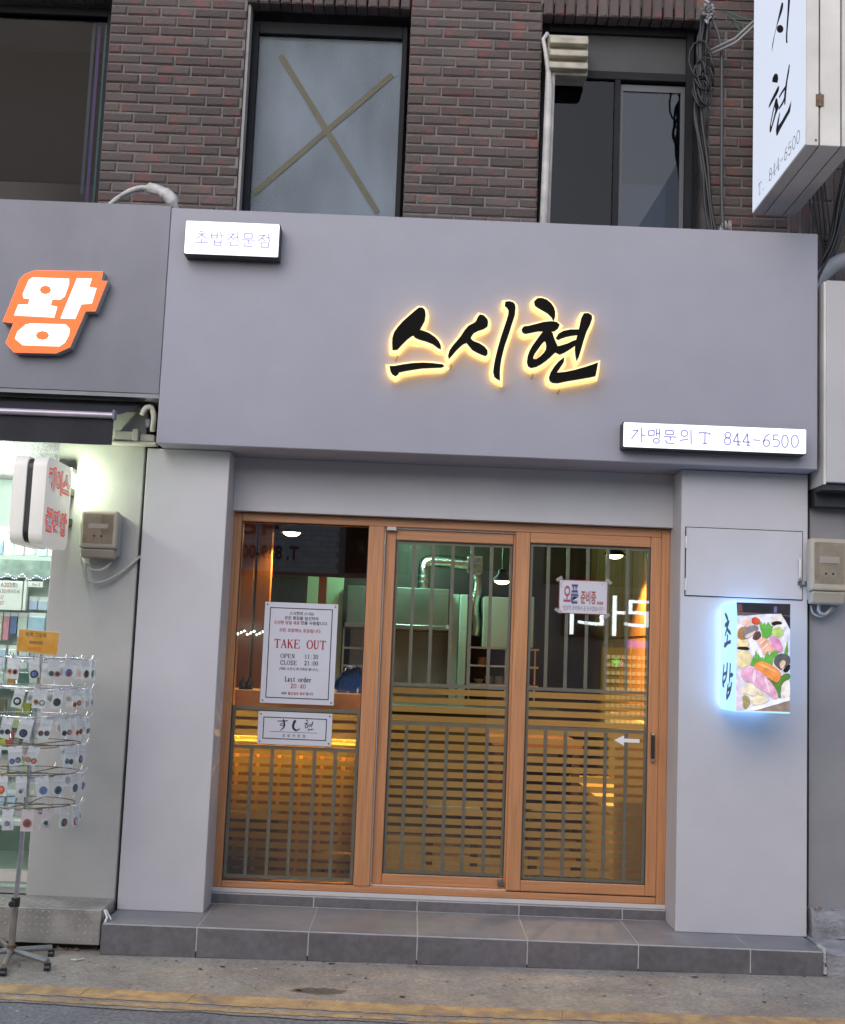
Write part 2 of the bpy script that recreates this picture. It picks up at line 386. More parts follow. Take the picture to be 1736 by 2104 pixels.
# ---------------------------------------------------------------- outlines of lettering and prints, in metres on their surfaces
MAIN_LETTERS=[[[[(-0.1206,3.045),(-0.1025,3.045),(-0.0911,3.0321),(-0.0873,3.0099),(-0.0905,2.98),(-0.1012,2.9572),(-0.1159,2.9269),(-0.094,2.9226),(-0.0646,2.9119),(-0.0349,2.8931),(-0.0138,2.8718),(-0.0029,2.85),(-0.0009,2.8353),(-0.0111,2.8386),(-0.0409,2.8596),(-0.0776,2.8729),(-0.1104,2.8804),(-0.1325,2.8891),(-0.1438,2.9013),(-0.1545,2.8971),(-0.179,2.8761),(-0.2032,2.8492),(-0.2239,2.8239),(-0.2382,2.8203),(-0.2476,2.8214),(-0.2503,2.8509),(-0.2501,2.8806),(-0.242,2.9106),(-0.225,2.9372),(-0.2009,2.968),(-0.1696,2.999),(-0.1416,3.0262)]],[[(-0.2581,2.7287),(-0.2308,2.7313),(-0.1879,2.7412),(-0.1377,2.7499),(-0.0873,2.7542),(-0.0368,2.7533),(0.0103,2.7493),(0.0178,2.7438),(0.0072,2.7382),(-0.0432,2.7339),(-0.0936,2.7296),(-0.1365,2.7212),(-0.1795,2.7121),(-0.2116,2.7034),(-0.2182,2.6899),(-0.2288,2.6835),(-0.2436,2.6925),(-0.2528,2.7068)]]],[[[(0.196,3.0209),(0.2143,3.0171),(0.2331,2.9986),(0.2372,2.9824),(0.235,2.9637),(0.2166,2.9503),(0.188,2.9395),(0.1652,2.9259),(0.1543,2.9084),(0.1497,2.8934),(0.1647,2.8792),(0.1976,2.8679),(0.2235,2.852),(0.2386,2.8341),(0.2399,2.8179),(0.2322,2.8087),(0.214,2.8138),(0.1883,2.8246),(0.1625,2.8383),(0.1474,2.8562),(0.1323,2.8741),(0.1145,2.866),(0.097,2.8504),(0.0761,2.8274),(0.0589,2.8045),(0.0437,2.7854),(0.0409,2.8001),(0.0472,2.8262),(0.0643,2.8528),(0.085,2.8796),(0.1023,2.9025),(0.1193,2.9329),(0.1401,2.9598),(0.1686,2.9758),(0.1791,2.9874),(0.1857,3.0063)]],[[(0.3265,3.0941),(0.3461,3.0972),(0.3644,3.092),(0.3735,3.0812),(0.3762,3.0626),(0.3737,3.0252),(0.3606,2.98),(0.3509,2.9425),(0.3398,2.9049),(0.3279,2.8674),(0.3197,2.83),(0.3122,2.7928),(0.3077,2.7557),(0.306,2.7188),(0.3085,2.6835),(0.2975,2.689),(0.2828,2.6994),(0.2762,2.7249),(0.2793,2.7619),(0.2865,2.8065),(0.2959,2.8512),(0.3087,2.9036),(0.3217,2.9487),(0.3348,2.9938),(0.3445,3.0315),(0.3453,3.0539),(0.3361,3.0684),(0.3249,3.0769)]]],[[[(0.4767,3.1041),(0.4908,3.1196),(0.5126,3.122),(0.5382,3.1141),(0.5605,3.0964),(0.5757,3.0746),(0.5821,3.0525),(0.5828,3.0264),(0.5775,3.0076),(0.5697,3.0259),(0.5474,3.0473),(0.5216,3.0612),(0.4957,3.075),(0.4809,3.0856)]],[[(0.4159,2.9526),(0.4249,2.9663),(0.4552,2.9721),(0.4911,2.9832),(0.5271,2.9944),(0.5632,2.9996),(0.5923,2.9971),(0.6071,2.9843),(0.6003,2.9677),(0.5826,2.9535),(0.5573,2.9495),(0.5319,2.9514),(0.4993,2.9501),(0.4633,2.9412),(0.4345,2.9341),(0.4213,2.9395)]],[[(0.5282,2.9535),(0.5535,2.9546),(0.5722,2.9368),(0.5786,2.9148),(0.5917,2.8857),(0.6031,2.8639),(0.5999,2.849),(0.5822,2.8335),(0.5646,2.8143),(0.5435,2.7949),(0.5187,2.7754),(0.4939,2.7611),(0.4688,2.7549),(0.4541,2.7632),(0.4484,2.7836),(0.4511,2.8133),(0.4591,2.8395),(0.4727,2.8659),(0.4901,2.8926),(0.5074,2.9193),(0.5214,2.9384)],[(0.5407,2.8947),(0.5448,2.8763),(0.544,2.8541),(0.5316,2.8314),(0.5141,2.8122),(0.4928,2.7965),(0.4784,2.7959),(0.4759,2.8069),(0.4847,2.8294),(0.502,2.856),(0.5193,2.8827),(0.5334,2.8981)]],[[(0.5945,2.9154),(0.6048,2.9344),(0.6298,2.9503),(0.6658,2.9592),(0.7057,2.9609),(0.7026,2.9385),(0.6737,2.9336),(0.6449,2.9264),(0.6198,2.9165),(0.6055,2.9085)]],[[(0.5886,2.8633),(0.6138,2.8703),(0.6532,2.8845),(0.6818,2.9005),(0.6962,2.9048),(0.6931,2.8824),(0.6683,2.8629),(0.6398,2.8432),(0.6148,2.8311),(0.5928,2.8413)]],[[(0.7326,3.0461),(0.7543,3.0485),(0.7713,3.038),(0.7731,3.0232),(0.763,2.9893),(0.7458,2.9514),(0.7324,2.9063),(0.7192,2.8539),(0.7092,2.8165),(0.7024,2.8015),(0.6982,2.8235),(0.6937,2.8602),(0.6964,2.8974),(0.7061,2.9423),(0.7159,2.9873),(0.7222,3.0248)]],[[(0.6349,2.8098),(0.6326,2.7875),(0.6167,2.761),(0.6028,2.7383),(0.5981,2.7271),(0.6427,2.7326),(0.6929,2.7457),(0.7502,2.765),(0.7932,2.7816),(0.8089,2.7896),(0.8045,2.7614),(0.7982,2.7243),(0.7731,2.7173),(0.7156,2.7047),(0.6582,2.6928),(0.608,2.6797),(0.5828,2.6801),(0.5681,2.6891),(0.564,2.7073),(0.5706,2.7296),(0.5878,2.7598),(0.6088,2.7865)]]]]
BOX_TEXT_A=[[(-1.2741,3.4005),(-1.2576,3.3993)],[(-1.286,3.3868),(-1.2387,3.3869)],[(-1.2569,3.3872),(-1.288,3.3611)],[(-1.2618,3.3784),(-1.2354,3.3633)],[(-1.2626,3.3614),(-1.2614,3.3426)],[(-1.2977,3.3411),(-1.2287,3.3421)],[(-1.2137,3.3954),(-1.212,3.3673)],[(-1.1828,3.3967),(-1.1822,3.3678)],[(-1.2128,3.3804),(-1.1823,3.3817)],[(-1.2127,3.3672),(-1.1815,3.3678)],[(-1.1662,3.405),(-1.1616,3.3637)],[(-1.1618,3.3807),(-1.1444,3.3806)],[(-1.1969,3.3585),(-1.1951,3.3285)],[(-1.1615,3.3619),(-1.1607,3.3299)],[(-1.1961,3.3454),(-1.1612,3.3453)],[(-1.1952,3.3292),(-1.1603,3.3299)],[(-1.1297,3.3914),(-1.088,3.3943)],[(-1.097,3.3928),(-1.1286,3.3595)],[(-1.1126,3.379),(-1.0915,3.3603)],[(-1.0777,3.4049),(-1.0726,3.3486)],[(-1.096,3.3759),(-1.075,3.3768)],[(-1.1128,3.3507),(-1.1108,3.3294)],[(-1.1108,3.3294),(-1.068,3.3312)],[(-1.0427,3.3988),(-1.0395,3.3737)],[(-1.0009,3.3995),(-1.0013,3.3742)],[(-1.0427,3.3981),(-1.0009,3.3991)],[(-1.0395,3.3737),(-1.0006,3.3746)],[(-1.0553,3.3644),(-0.9855,3.3647)],[(-1.0207,3.3632),(-1.0195,3.3422)],[(-1.0428,3.3488),(-1.0388,3.3294)],[(-1.0396,3.3301),(-0.997,3.3304)],[(-0.9687,3.3906),(-0.9296,3.3942)],[(-0.9368,3.3931),(-0.9706,3.3585)],[(-0.9525,3.38),(-0.9295,3.3603)],[(-0.9174,3.4041),(-0.9101,3.3573)],[(-0.9324,3.3797),(-0.9135,3.3805)],[(-0.9545,3.3517),(-0.9496,3.3275)],[(-0.9135,3.3534),(-0.9143,3.3278)],[(-0.9545,3.3517),(-0.9135,3.3527)],[(-0.9496,3.3275),(-0.9136,3.3278)]]
BOX_TEXT_B=[[(0.9935,2.4429),(1.0236,2.4453)],[(1.0224,2.4453),(0.9883,2.3987)],[(1.0384,2.4588),(1.0429,2.3807)],[(1.0421,2.4204),(1.0614,2.42)],[(1.0749,2.4432),(1.0765,2.4188)],[(1.105,2.4474),(1.1042,2.4229)],[(1.0749,2.4444),(1.105,2.4468)],[(1.0765,2.4188),(1.1042,2.4217)],[(1.1151,2.457),(1.1176,2.4174)],[(1.1319,2.459),(1.134,2.4058)],[(1.1173,2.4327),(1.1324,2.4333)],[(1.1312,2.3947),(1.1298,2.3893),(1.1257,2.385),(1.1197,2.3823),(1.113,2.3821),(1.1069,2.3842),(1.1027,2.3882),(1.1011,2.3935),(1.1025,2.3989),(1.1066,2.4032),(1.1126,2.4059),(1.1193,2.4061),(1.1254,2.404),(1.1296,2.4),(1.1312,2.3947)],[(1.1623,2.4498),(1.1638,2.4284)],[(1.2027,2.4502),(1.2018,2.4288)],[(1.1623,2.4498),(1.2027,2.4502)],[(1.1638,2.4284),(1.2024,2.4288)],[(1.1537,2.4176),(1.2201,2.4173)],[(1.1869,2.4159),(1.1872,2.397)],[(1.1642,2.4022),(1.1675,2.384)],[(1.1675,2.3846),(1.2085,2.3844)],[(1.2758,2.4391),(1.2742,2.4321),(1.2697,2.4265),(1.2629,2.4231),(1.2554,2.4228),(1.2486,2.4256),(1.2439,2.4309),(1.2421,2.4377),(1.2437,2.4447),(1.2482,2.4504),(1.255,2.4538),(1.2625,2.4541),(1.2693,2.4513),(1.274,2.446),(1.2758,2.4391)],[(1.2342,2.4007),(1.2805,2.4087)],[(1.2919,2.4581),(1.2947,2.3818)],[(1.3372,2.4477),(1.3904,2.4438)],[(1.3644,2.4458),(1.3639,2.3908)],[(1.3531,2.3903),(1.3754,2.39)],[(1.336,2.4477),(1.3362,2.4373)],[(1.3904,2.4438),(1.3893,2.4334)],[(1.3977,2.3903),(1.4019,2.3905)],[(1.496,2.4389),(1.4946,2.4325),(1.4905,2.4272),(1.4845,2.4241),(1.4777,2.4239),(1.4717,2.4264),(1.4674,2.4314),(1.4659,2.4377),(1.4673,2.4441),(1.4714,2.4494),(1.4774,2.4525),(1.4842,2.4528),(1.4902,2.4502),(1.4944,2.4452),(1.496,2.4389)],[(1.4963,2.4072),(1.4947,2.3994),(1.4902,2.393),(1.4834,2.3893),(1.4759,2.389),(1.4691,2.3922),(1.4644,2.3982),(1.4626,2.4058),(1.4642,2.4135),(1.4688,2.4199),(1.4755,2.4236),(1.483,2.4239),(1.4899,2.4208),(1.4946,2.4148),(1.4963,2.4072)],[(1.5303,2.4495),(1.5096,2.4059)],[(1.5096,2.4059),(1.55,2.4057)],[(1.5303,2.4507),(1.5345,2.3898)],[(1.5248,2.3894),(1.5459,2.389)],[(1.5816,2.4498),(1.5579,2.406)],[(1.5579,2.406),(1.5982,2.4064)],[(1.5816,2.4504),(1.5851,2.39)],[(1.5761,2.3896),(1.596,2.3892)],[(1.6102,2.4191),(1.6452,2.4175)],[(1.6944,2.4519),(1.6782,2.4433),(1.6674,2.4276),(1.6622,2.406)],[(1.6947,2.4055),(1.6931,2.398),(1.6887,2.3918),(1.6822,2.3883),(1.6749,2.388),(1.6684,2.391),(1.6639,2.3968),(1.6622,2.4041),(1.6638,2.4116),(1.6682,2.4178),(1.6747,2.4213),(1.682,2.4216),(1.6885,2.4186),(1.6931,2.4128),(1.6947,2.4055)],[(1.7415,2.4489),(1.7144,2.4491)],[(1.7144,2.4491),(1.7127,2.4233)],[(1.7127,2.4233),(1.7308,2.4277),(1.7435,2.4172),(1.7448,2.4032),(1.7346,2.3894),(1.7129,2.3879)],[(1.7893,2.4191),(1.7884,2.4082),(1.7856,2.3985),(1.7813,2.3913),(1.776,2.3873),(1.7704,2.387),(1.765,2.3906),(1.7607,2.3975),(1.7578,2.4069),(1.7568,2.4178),(1.7577,2.4287),(1.7605,2.4383),(1.7648,2.4456),(1.7701,2.4496),(1.7757,2.4498),(1.7811,2.4463),(1.7854,2.4394),(1.7883,2.4299),(1.7893,2.4191)],[(1.8412,2.4212),(1.8401,2.4103),(1.837,2.4006),(1.8323,2.3934),(1.8264,2.3893),(1.8201,2.3891),(1.8142,2.3926),(1.8093,2.3995),(1.8061,2.4089),(1.805,2.4197),(1.806,2.4307),(1.8091,2.4403),(1.8139,2.4476),(1.8198,2.4516),(1.8261,2.4519),(1.832,2.4483),(1.8369,2.4414),(1.8401,2.432),(1.8412,2.4212)]]
BLADE_TEXT=[[[(-0.428,4.69),(-0.4557,4.6697),(-0.4525,4.6483),(-0.429,4.6323),(-0.3832,4.6166),(-0.3461,4.6016),(-0.3088,4.5744),(-0.2809,4.5358),(-0.2566,4.5058),(-0.2616,4.54),(-0.2898,4.5727),(-0.3235,4.5961),(-0.3457,4.6195),(-0.3825,4.6522),(-0.4098,4.678)]],[[(-0.4618,4.526),(-0.4541,4.5192),(-0.4327,4.5226),(-0.4031,4.5356),(-0.3731,4.5547),(-0.3509,4.5748),(-0.3425,4.5905),(-0.3505,4.5974),(-0.3724,4.5937),(-0.4023,4.5804),(-0.4321,4.5612),(-0.4537,4.5414)]],[[(-0.545,4.6881),(-0.5716,4.6727),(-0.5724,4.6209),(-0.5591,4.5714),(-0.544,4.5226),(-0.5306,4.4728),(-0.5277,4.4345),(-0.5351,4.4106),(-0.5047,4.4295),(-0.5041,4.4642),(-0.5123,4.5113),(-0.5255,4.5729),(-0.5351,4.6421)]],[[(-0.3321,4.3515),(-0.3662,4.3275),(-0.3761,4.2994),(-0.3615,4.2845),(-0.3141,4.3095),(-0.2659,4.3362),(-0.2751,4.3552),(-0.3036,4.3587)]],[[(-0.3805,4.2595),(-0.3936,4.2473),(-0.3866,4.2305),(-0.3533,4.2233),(-0.2969,4.2211),(-0.2299,4.2175),(-0.2046,4.2175),(-0.2101,4.2328),(-0.2487,4.2441),(-0.3058,4.252),(-0.3527,4.2585)]],[[(-0.3348,4.2148),(-0.3632,4.1954),(-0.373,4.1676),(-0.3919,4.1414),(-0.3736,4.1327),(-0.3366,4.1209),(-0.2995,4.0973),(-0.2525,4.0659),(-0.2272,4.0742),(-0.2267,4.101),(-0.251,4.137),(-0.2883,4.1784)],[(-0.3168,4.1767),(-0.3267,4.1488),(-0.2895,4.1193),(-0.2577,4.0929),(-0.2516,4.1073),(-0.2796,4.1414)]],[[(-0.5598,4.2873),(-0.5722,4.2742),(-0.5605,4.2418),(-0.5347,4.2095),(-0.5178,4.1613),(-0.501,4.1014),(-0.4831,4.107),(-0.4787,4.1574),(-0.4994,4.2042),(-0.5305,4.2512)]],[[(-0.3909,4.1966),(-0.4456,4.2019),(-0.5083,4.1998),(-0.5086,4.1827),(-0.4459,4.1846),(-0.3948,4.1832)]],[[(-0.3828,4.1341),(-0.4467,4.1385),(-0.4913,4.1513),(-0.497,4.1316),(-0.456,4.1198),(-0.3922,4.124)]],[[(-0.4072,4.1055),(-0.4111,4.0922),(-0.3934,4.0602),(-0.3846,4.0413),(-0.4484,4.0408),(-0.5371,4.0507),(-0.5924,4.0694),(-0.6026,4.0757),(-0.5927,4.047),(-0.581,4.0247),(-0.5024,4.0161),(-0.4127,4.0057),(-0.367,3.9946),(-0.3482,4.0058),(-0.342,4.0374),(-0.3655,4.073)]]]
SIDE_TEXT=[[[(-0.125,1.5366),(-0.1559,1.5263),(-0.1808,1.5101),(-0.1836,1.4993),(-0.163,1.5014),(-0.138,1.5176),(-0.1215,1.5305)]],[[(-0.1214,1.4745),(-0.1273,1.4806),(-0.1755,1.4918),(-0.2054,1.4956),(-0.2057,1.4879),(-0.1883,1.473),(-0.1651,1.452),(-0.1418,1.4277),(-0.1263,1.4186),(-0.1294,1.431),(-0.1529,1.4522),(-0.1702,1.4734),(-0.1759,1.481),(-0.1459,1.474),(-0.1217,1.4683)]],[[(-0.1707,1.4611),(-0.2013,1.4482),(-0.2314,1.4385),(-0.2413,1.4277),(-0.2259,1.4294),(-0.1957,1.4376),(-0.1713,1.4472)]],[[(-0.1722,1.4257),(-0.1844,1.4209),(-0.1791,1.4025),(-0.1676,1.3904),(-0.1614,1.3935),(-0.1668,1.4088)]],[[(-0.1192,1.3815),(-0.1737,1.3888),(-0.239,1.3958),(-0.2395,1.3851),(-0.186,1.381),(-0.1322,1.3644),(-0.1112,1.3677)]],[[(-0.1054,1.2733),(-0.1154,1.2703),(-0.1069,1.2393),(-0.0984,1.2083),(-0.1095,1.1777),(-0.1163,1.1625),(-0.0916,1.1649),(-0.082,1.1863),(-0.0893,1.2174),(-0.0979,1.2484)]],[[(-0.172,1.2831),(-0.1842,1.2801),(-0.1794,1.2495),(-0.1686,1.2188),(-0.1455,1.1939),(-0.1155,1.1809),(-0.1091,1.1869),(-0.139,1.203),(-0.1563,1.2247),(-0.1647,1.2555)]],[[(-0.1012,1.2269),(-0.1677,1.2402),(-0.1681,1.2326),(-0.1016,1.2192)]],[[(-0.2318,1.2805),(-0.2437,1.2776),(-0.2392,1.2413),(-0.2292,1.1958),(-0.2204,1.1805),(-0.2172,1.2016),(-0.2251,1.2411)]],[[(-0.2339,1.2261),(-0.2688,1.2342),(-0.2923,1.2271),(-0.281,1.2209),(-0.2402,1.2156)]],[[(-0.1942,1.1798),(-0.2039,1.177),(-0.1955,1.1495),(-0.1846,1.1219),(-0.1912,1.1069),(-0.1711,1.1016),(-0.1668,1.1182),(-0.1776,1.1459)]],[[(-0.259,1.1874),(-0.2707,1.1847),(-0.26,1.1604),(-0.2376,1.1327),(-0.2029,1.1134),(-0.1853,1.1067),(-0.1849,1.1143),(-0.2198,1.1351),(-0.2424,1.1599)]],[[(-0.1894,1.1524),(-0.2481,1.1661),(-0.2485,1.1541),(-0.1897,1.1433)]]]
SUSHI=[([(1.5085,1.5832),(1.775,1.5848),(1.7737,1.5278),(1.5121,1.5173)],(40,38,48)),([(1.5115,1.5773),(1.5326,1.5767),(1.539,1.5394),(1.5134,1.5378)],(105,62,70)),([(1.5446,1.5787),(1.6832,1.5782),(1.6834,1.5422),(1.548,1.5392)],(28,34,42)),([(1.6938,1.5696),(1.7088,1.5696),(1.7075,1.5401),(1.6924,1.5401)],(110,100,170)),([(1.5119,1.5359),(1.7737,1.5278),(1.7738,1.5113),(1.5121,1.5188)],(105,88,92)),([(1.5106,1.5128),(1.6474,1.5302),(1.7286,1.535),(1.7725,1.4649),(1.7743,1.057),(1.5091,1.0539)],(214,214,230)),([(1.7346,1.5262),(1.7738,1.5218),(1.774,1.4589),(1.7528,1.497)],(35,35,35)),([(1.5333,1.4972),(1.5573,1.5027),(1.5845,1.4933),(1.5847,1.4723),(1.5366,1.4674)],(238,190,170)),([(1.5814,1.5051),(1.5934,1.5122),(1.6054,1.5151),(1.6265,1.5009),(1.6237,1.4799),(1.5997,1.4759),(1.5846,1.4843)],(222,70,45)),([(1.5157,1.4546),(1.5546,1.4696),(1.5818,1.4513),(1.5642,1.4028),(1.5132,1.4008)],(180,120,62)),([(1.5821,1.4125),(1.6179,1.4527),(1.6315,1.4294),(1.6271,1.4143),(1.6033,1.3984)],(105,62,58)),([(1.5369,1.4405),(1.5488,1.453),(1.5697,1.4687),(1.6057,1.4762),(1.6208,1.4588),(1.594,1.4279),(1.5582,1.4026),(1.5432,1.4079)],(128,122,128)),([(1.5461,1.42),(1.5939,1.4428),(1.6058,1.4522),(1.594,1.4279),(1.5582,1.4041)],(215,190,180)),([(1.6207,1.4768),(1.6296,1.4951),(1.6372,1.4774),(1.6446,1.4897),(1.6538,1.4751),(1.6642,1.4935),(1.6778,1.473),(1.6868,1.4734),(1.6811,1.4313),(1.6602,1.4126),(1.6362,1.4146),(1.6315,1.4413)],(92,178,62)),([(1.6746,1.4999),(1.6895,1.5244),(1.7256,1.5319),(1.7392,1.5174),(1.7318,1.4991),(1.6777,1.488)],(228,216,205)),([(1.6777,1.488),(1.7017,1.4994),(1.7303,1.4961),(1.7318,1.4842),(1.6898,1.4735)],(22,22,26)),([(1.6928,1.4766),(1.7318,1.4842),(1.753,1.4671),(1.729,1.4452),(1.6899,1.4556)],(230,228,225)),([(1.681,1.4433),(1.6959,1.4678),(1.7079,1.4638),(1.7199,1.4747),(1.741,1.4487),(1.7381,1.4276),(1.7142,1.4177),(1.6841,1.4255)],(182,215,112)),([(1.5118,1.3948),(1.5402,1.4019),(1.5688,1.3955),(1.5705,1.3643),(1.5121,1.365)],(230,210,152)),([(1.5121,1.365),(1.5705,1.3673),(1.5722,1.3495),(1.5122,1.3531)],(24,24,28)),([(1.5122,1.3501),(1.5737,1.3495),(1.5844,1.3143),(1.5787,1.2814),(1.5534,1.2685),(1.5325,1.2573),(1.516,1.27),(1.5116,1.3173)],(232,215,158)),([(1.5703,1.3971),(1.5822,1.4095),(1.6063,1.3926),(1.6367,1.3342),(1.6414,1.3076),(1.6218,1.3247),(1.6067,1.3449),(1.5949,1.3177),(1.5858,1.3322)],(232,232,246)),([(1.6661,1.4188),(1.6841,1.4255),(1.7172,1.4119),(1.7324,1.3856),(1.7385,1.3531),(1.7206,1.3405),(1.7115,1.361),(1.6965,1.3544),(1.6814,1.3866)],(222,138,190)),([(1.6063,1.3985),(1.6361,1.4161),(1.6602,1.4096),(1.6784,1.3835),(1.7025,1.3547),(1.6862,1.3332),(1.6636,1.3531),(1.6458,1.3226),(1.6366,1.352),(1.6214,1.3753)],(242,172,145)),([(1.6214,1.3842),(1.6482,1.4076),(1.6542,1.4058),(1.6259,1.3769)],(252,215,195)),([(1.6335,1.3609),(1.6678,1.392),(1.6723,1.3877),(1.6381,1.3536)],(252,215,195)),([(1.5831,1.2904),(1.5918,1.3265),(1.598,1.3089),(1.6036,1.3507),(1.6128,1.3243),(1.6172,1.3364),(1.6279,1.313),(1.6368,1.3193),(1.6429,1.3077),(1.6547,1.3319),(1.6636,1.3501),(1.6697,1.3266),(1.6816,1.3449),(1.6936,1.3513),(1.7085,1.3549),(1.7176,1.3493),(1.7057,1.325),(1.6908,1.3155),(1.685,1.2826),(1.625,1.298),(1.5953,1.2731),(1.5773,1.2754)],(98,180,60)),([(1.7593,1.4046),(1.7625,1.357),(1.7596,1.3361),(1.7416,1.3383),(1.7505,1.3655)],(88,168,60)),([(1.7087,1.3311),(1.7266,1.3407),(1.7506,1.3387),(1.7731,1.3277),(1.7733,1.2891),(1.7389,1.2729),(1.73,1.2577),(1.712,1.2718),(1.6939,1.2889),(1.6938,1.3097)],(88,88,95)),([(1.7179,1.2928),(1.7387,1.3115),(1.7538,1.3002),(1.7449,1.2761),(1.73,1.2606)],(222,185,152)),([(1.733,1.2578),(1.7718,1.2949),(1.7734,1.2683),(1.754,1.2468)],(25,25,28)),([(1.6524,1.2279),(1.7035,1.1944),(1.7331,1.237),(1.772,1.2475),(1.7736,1.2179),(1.7333,1.2015),(1.7247,1.1479),(1.7307,1.1246),(1.7158,1.124),(1.6796,1.1905)],(82,138,50)),([(1.5967,1.2761),(1.6071,1.2914),(1.628,1.2982),(1.664,1.2907),(1.703,1.2714),(1.7271,1.2487),(1.7272,1.2249),(1.7124,1.1948),(1.6855,1.2085),(1.6494,1.2308),(1.6193,1.2563),(1.5983,1.2643)],(250,142,58)),([(1.6131,1.2827),(1.6251,1.2891),(1.6851,1.2678),(1.7182,1.2394),(1.6792,1.2557)],(255,180,105)),([(1.5327,1.241),(1.5444,1.2652),(1.5773,1.2709),(1.6013,1.2644),(1.6254,1.2446),(1.6555,1.2221),(1.6916,1.1851),(1.7127,1.1475),(1.7144,1.121),(1.698,1.1159),(1.674,1.1341),(1.644,1.1536),(1.611,1.17),(1.5839,1.1986),(1.557,1.1945),(1.5329,1.2202)],(228,162,198)),([(1.5867,1.2224),(1.5983,1.2614),(1.6074,1.2439),(1.6048,1.2023),(1.5929,1.1871)],(248,212,230)),([(1.6435,1.2246),(1.6555,1.2192),(1.6707,1.1754),(1.6769,1.1401),(1.6649,1.1574)],(248,205,220)),([(1.7275,1.1776),(1.7453,1.2049),(1.7736,1.2179),(1.7741,1.1145),(1.7397,1.1279)],(238,228,222)),([(1.5367,1.1317),(1.5725,1.1272),(1.5788,1.0891),(1.5522,1.0586),(1.5416,1.0817)],(165,155,88)),([(1.6082,1.1522),(1.632,1.1561),(1.6426,1.1358),(1.6203,1.132)],(228,205,150)),([(1.5365,1.1523),(1.5452,1.1763),(1.569,1.1891),(1.602,1.1756),(1.6141,1.1554),(1.6083,1.1315),(1.5845,1.1276),(1.5575,1.1413),(1.5366,1.1346)],(240,226,190)),([(1.5801,1.1098),(1.5964,1.1252),(1.6262,1.1322),(1.6561,1.1246),(1.6711,1.1134),(1.6503,1.0978),(1.6206,1.0848),(1.5908,1.0866)],(240,226,188)),([(1.597,1.0574),(1.6416,1.0709),(1.7726,1.1138),(1.7743,1.0579)],(145,125,112)),([(1.5612,1.056),(1.6266,1.0851),(1.7725,1.1292),(1.7726,1.1138),(1.6416,1.0709),(1.597,1.0574)],(238,238,244)),([(1.5117,1.2431),(1.5301,1.1994),(1.5463,1.0569),(1.5094,1.0545)],(222,205,225))]
KING_BODY=[(-2.1829,3.1517),(-2.1298,3.1746),(-1.7739,3.1828),(-1.7796,3.1327),(-1.7475,3.1321),(-1.7997,2.9658),(-1.8496,2.9637),(-1.9173,2.7699),(-1.9873,2.7345),(-2.2045,2.7302),(-2.2537,2.7792),(-2.2213,2.8858),(-2.2789,2.8899),(-2.2439,2.9988),(-2.208,3.1224)]
KING_GLYPH=[[[(-2.1576,3.1198),(-2.1405,3.1346),(-1.9487,3.135),(-1.9465,3.105),(-1.9644,3.0386),(-1.9859,3.0208),(-2.0268,3.0191),(-2.0336,2.9888),(-1.9985,2.9828),(-2.0106,2.9243),(-2.22,2.9269),(-2.2019,2.9865),(-2.152,2.9886),(-2.1451,3.017),(-2.1772,3.0203),(-2.1836,3.0435)],[(-2.0371,3.0712),(-2.0446,3.0543),(-2.0653,3.0466),(-2.087,3.0525),(-2.0971,3.0687),(-2.0895,3.0856),(-2.0688,3.0934),(-2.0471,3.0874)]],[[(-1.9079,3.1396),(-1.8303,3.14),(-1.8408,3.0953),(-1.8021,3.0904),(-1.8208,3.007),(-1.875,3.0001),(-1.9012,2.9214),(-1.9785,2.921)]],[[(-2.1573,2.8809),(-2.1306,2.8886),(-1.949,2.8914),(-1.9245,2.8673),(-1.9266,2.8346),(-1.9462,2.7919),(-1.972,2.7723),(-2.1624,2.7709),(-2.2058,2.8044),(-2.1952,2.8421)],[(-2.0297,2.8285),(-2.0385,2.811),(-2.0623,2.8029),(-2.0872,2.809),(-2.0985,2.8256),(-2.0898,2.8431),(-2.066,2.8512),(-2.0411,2.8451)]]]
BRUSH=[[(-0.7969,0.879,0.0042),(-0.7813,0.8784,0.0052),(-0.7608,0.8805,0.0063),(-0.7389,0.8818,0.0047)],[(-0.7652,0.8905,0.0052),(-0.7592,0.8754,0.0089),(-0.757,0.8577,0.0094),(-0.7602,0.8448,0.0073),(-0.7687,0.8355,0.0047),(-0.7812,0.8274,0.0021)],[(-0.7589,0.8691,0.0037),(-0.773,0.8667,0.0042),(-0.7804,0.8606,0.0047),(-0.7762,0.8556,0.0047),(-0.7621,0.8575,0.0052)],[(-0.6991,0.8867,0.0131),(-0.7061,0.8724,0.0136),(-0.7104,0.8569,0.0131),(-0.7071,0.8418,0.0125),(-0.6949,0.8321,0.0104),(-0.6835,0.8351,0.0073),(-0.6715,0.8444,0.0026)],[(-0.6424,0.8902,0.0042),(-0.6357,0.8867,0.0063),(-0.6302,0.8805,0.0026)],[(-0.6503,0.8695,0.0037),(-0.6389,0.8738,0.0052),(-0.63,0.8754,0.0042)],[(-0.6363,0.8721,0.0047),(-0.6445,0.857,0.0052),(-0.6427,0.8463,0.0052),(-0.6339,0.851,0.0052),(-0.628,0.8627,0.0047),(-0.6348,0.8688,0.0037)],[(-0.628,0.8614,0.0037),(-0.6204,0.8656,0.0042),(-0.6103,0.8698,0.0037)],[(-0.6251,0.8552,0.0037),(-0.6175,0.858,0.0042),(-0.6099,0.8622,0.0031)],[(-0.6044,0.8815,0.0057),(-0.6077,0.8686,0.0052),(-0.612,0.8519,0.0021)],[(-0.6246,0.8463,0.0031),(-0.6293,0.8359,0.0068),(-0.6165,0.839,0.0057),(-0.5999,0.8429,0.0047)]]
YLET = -.236
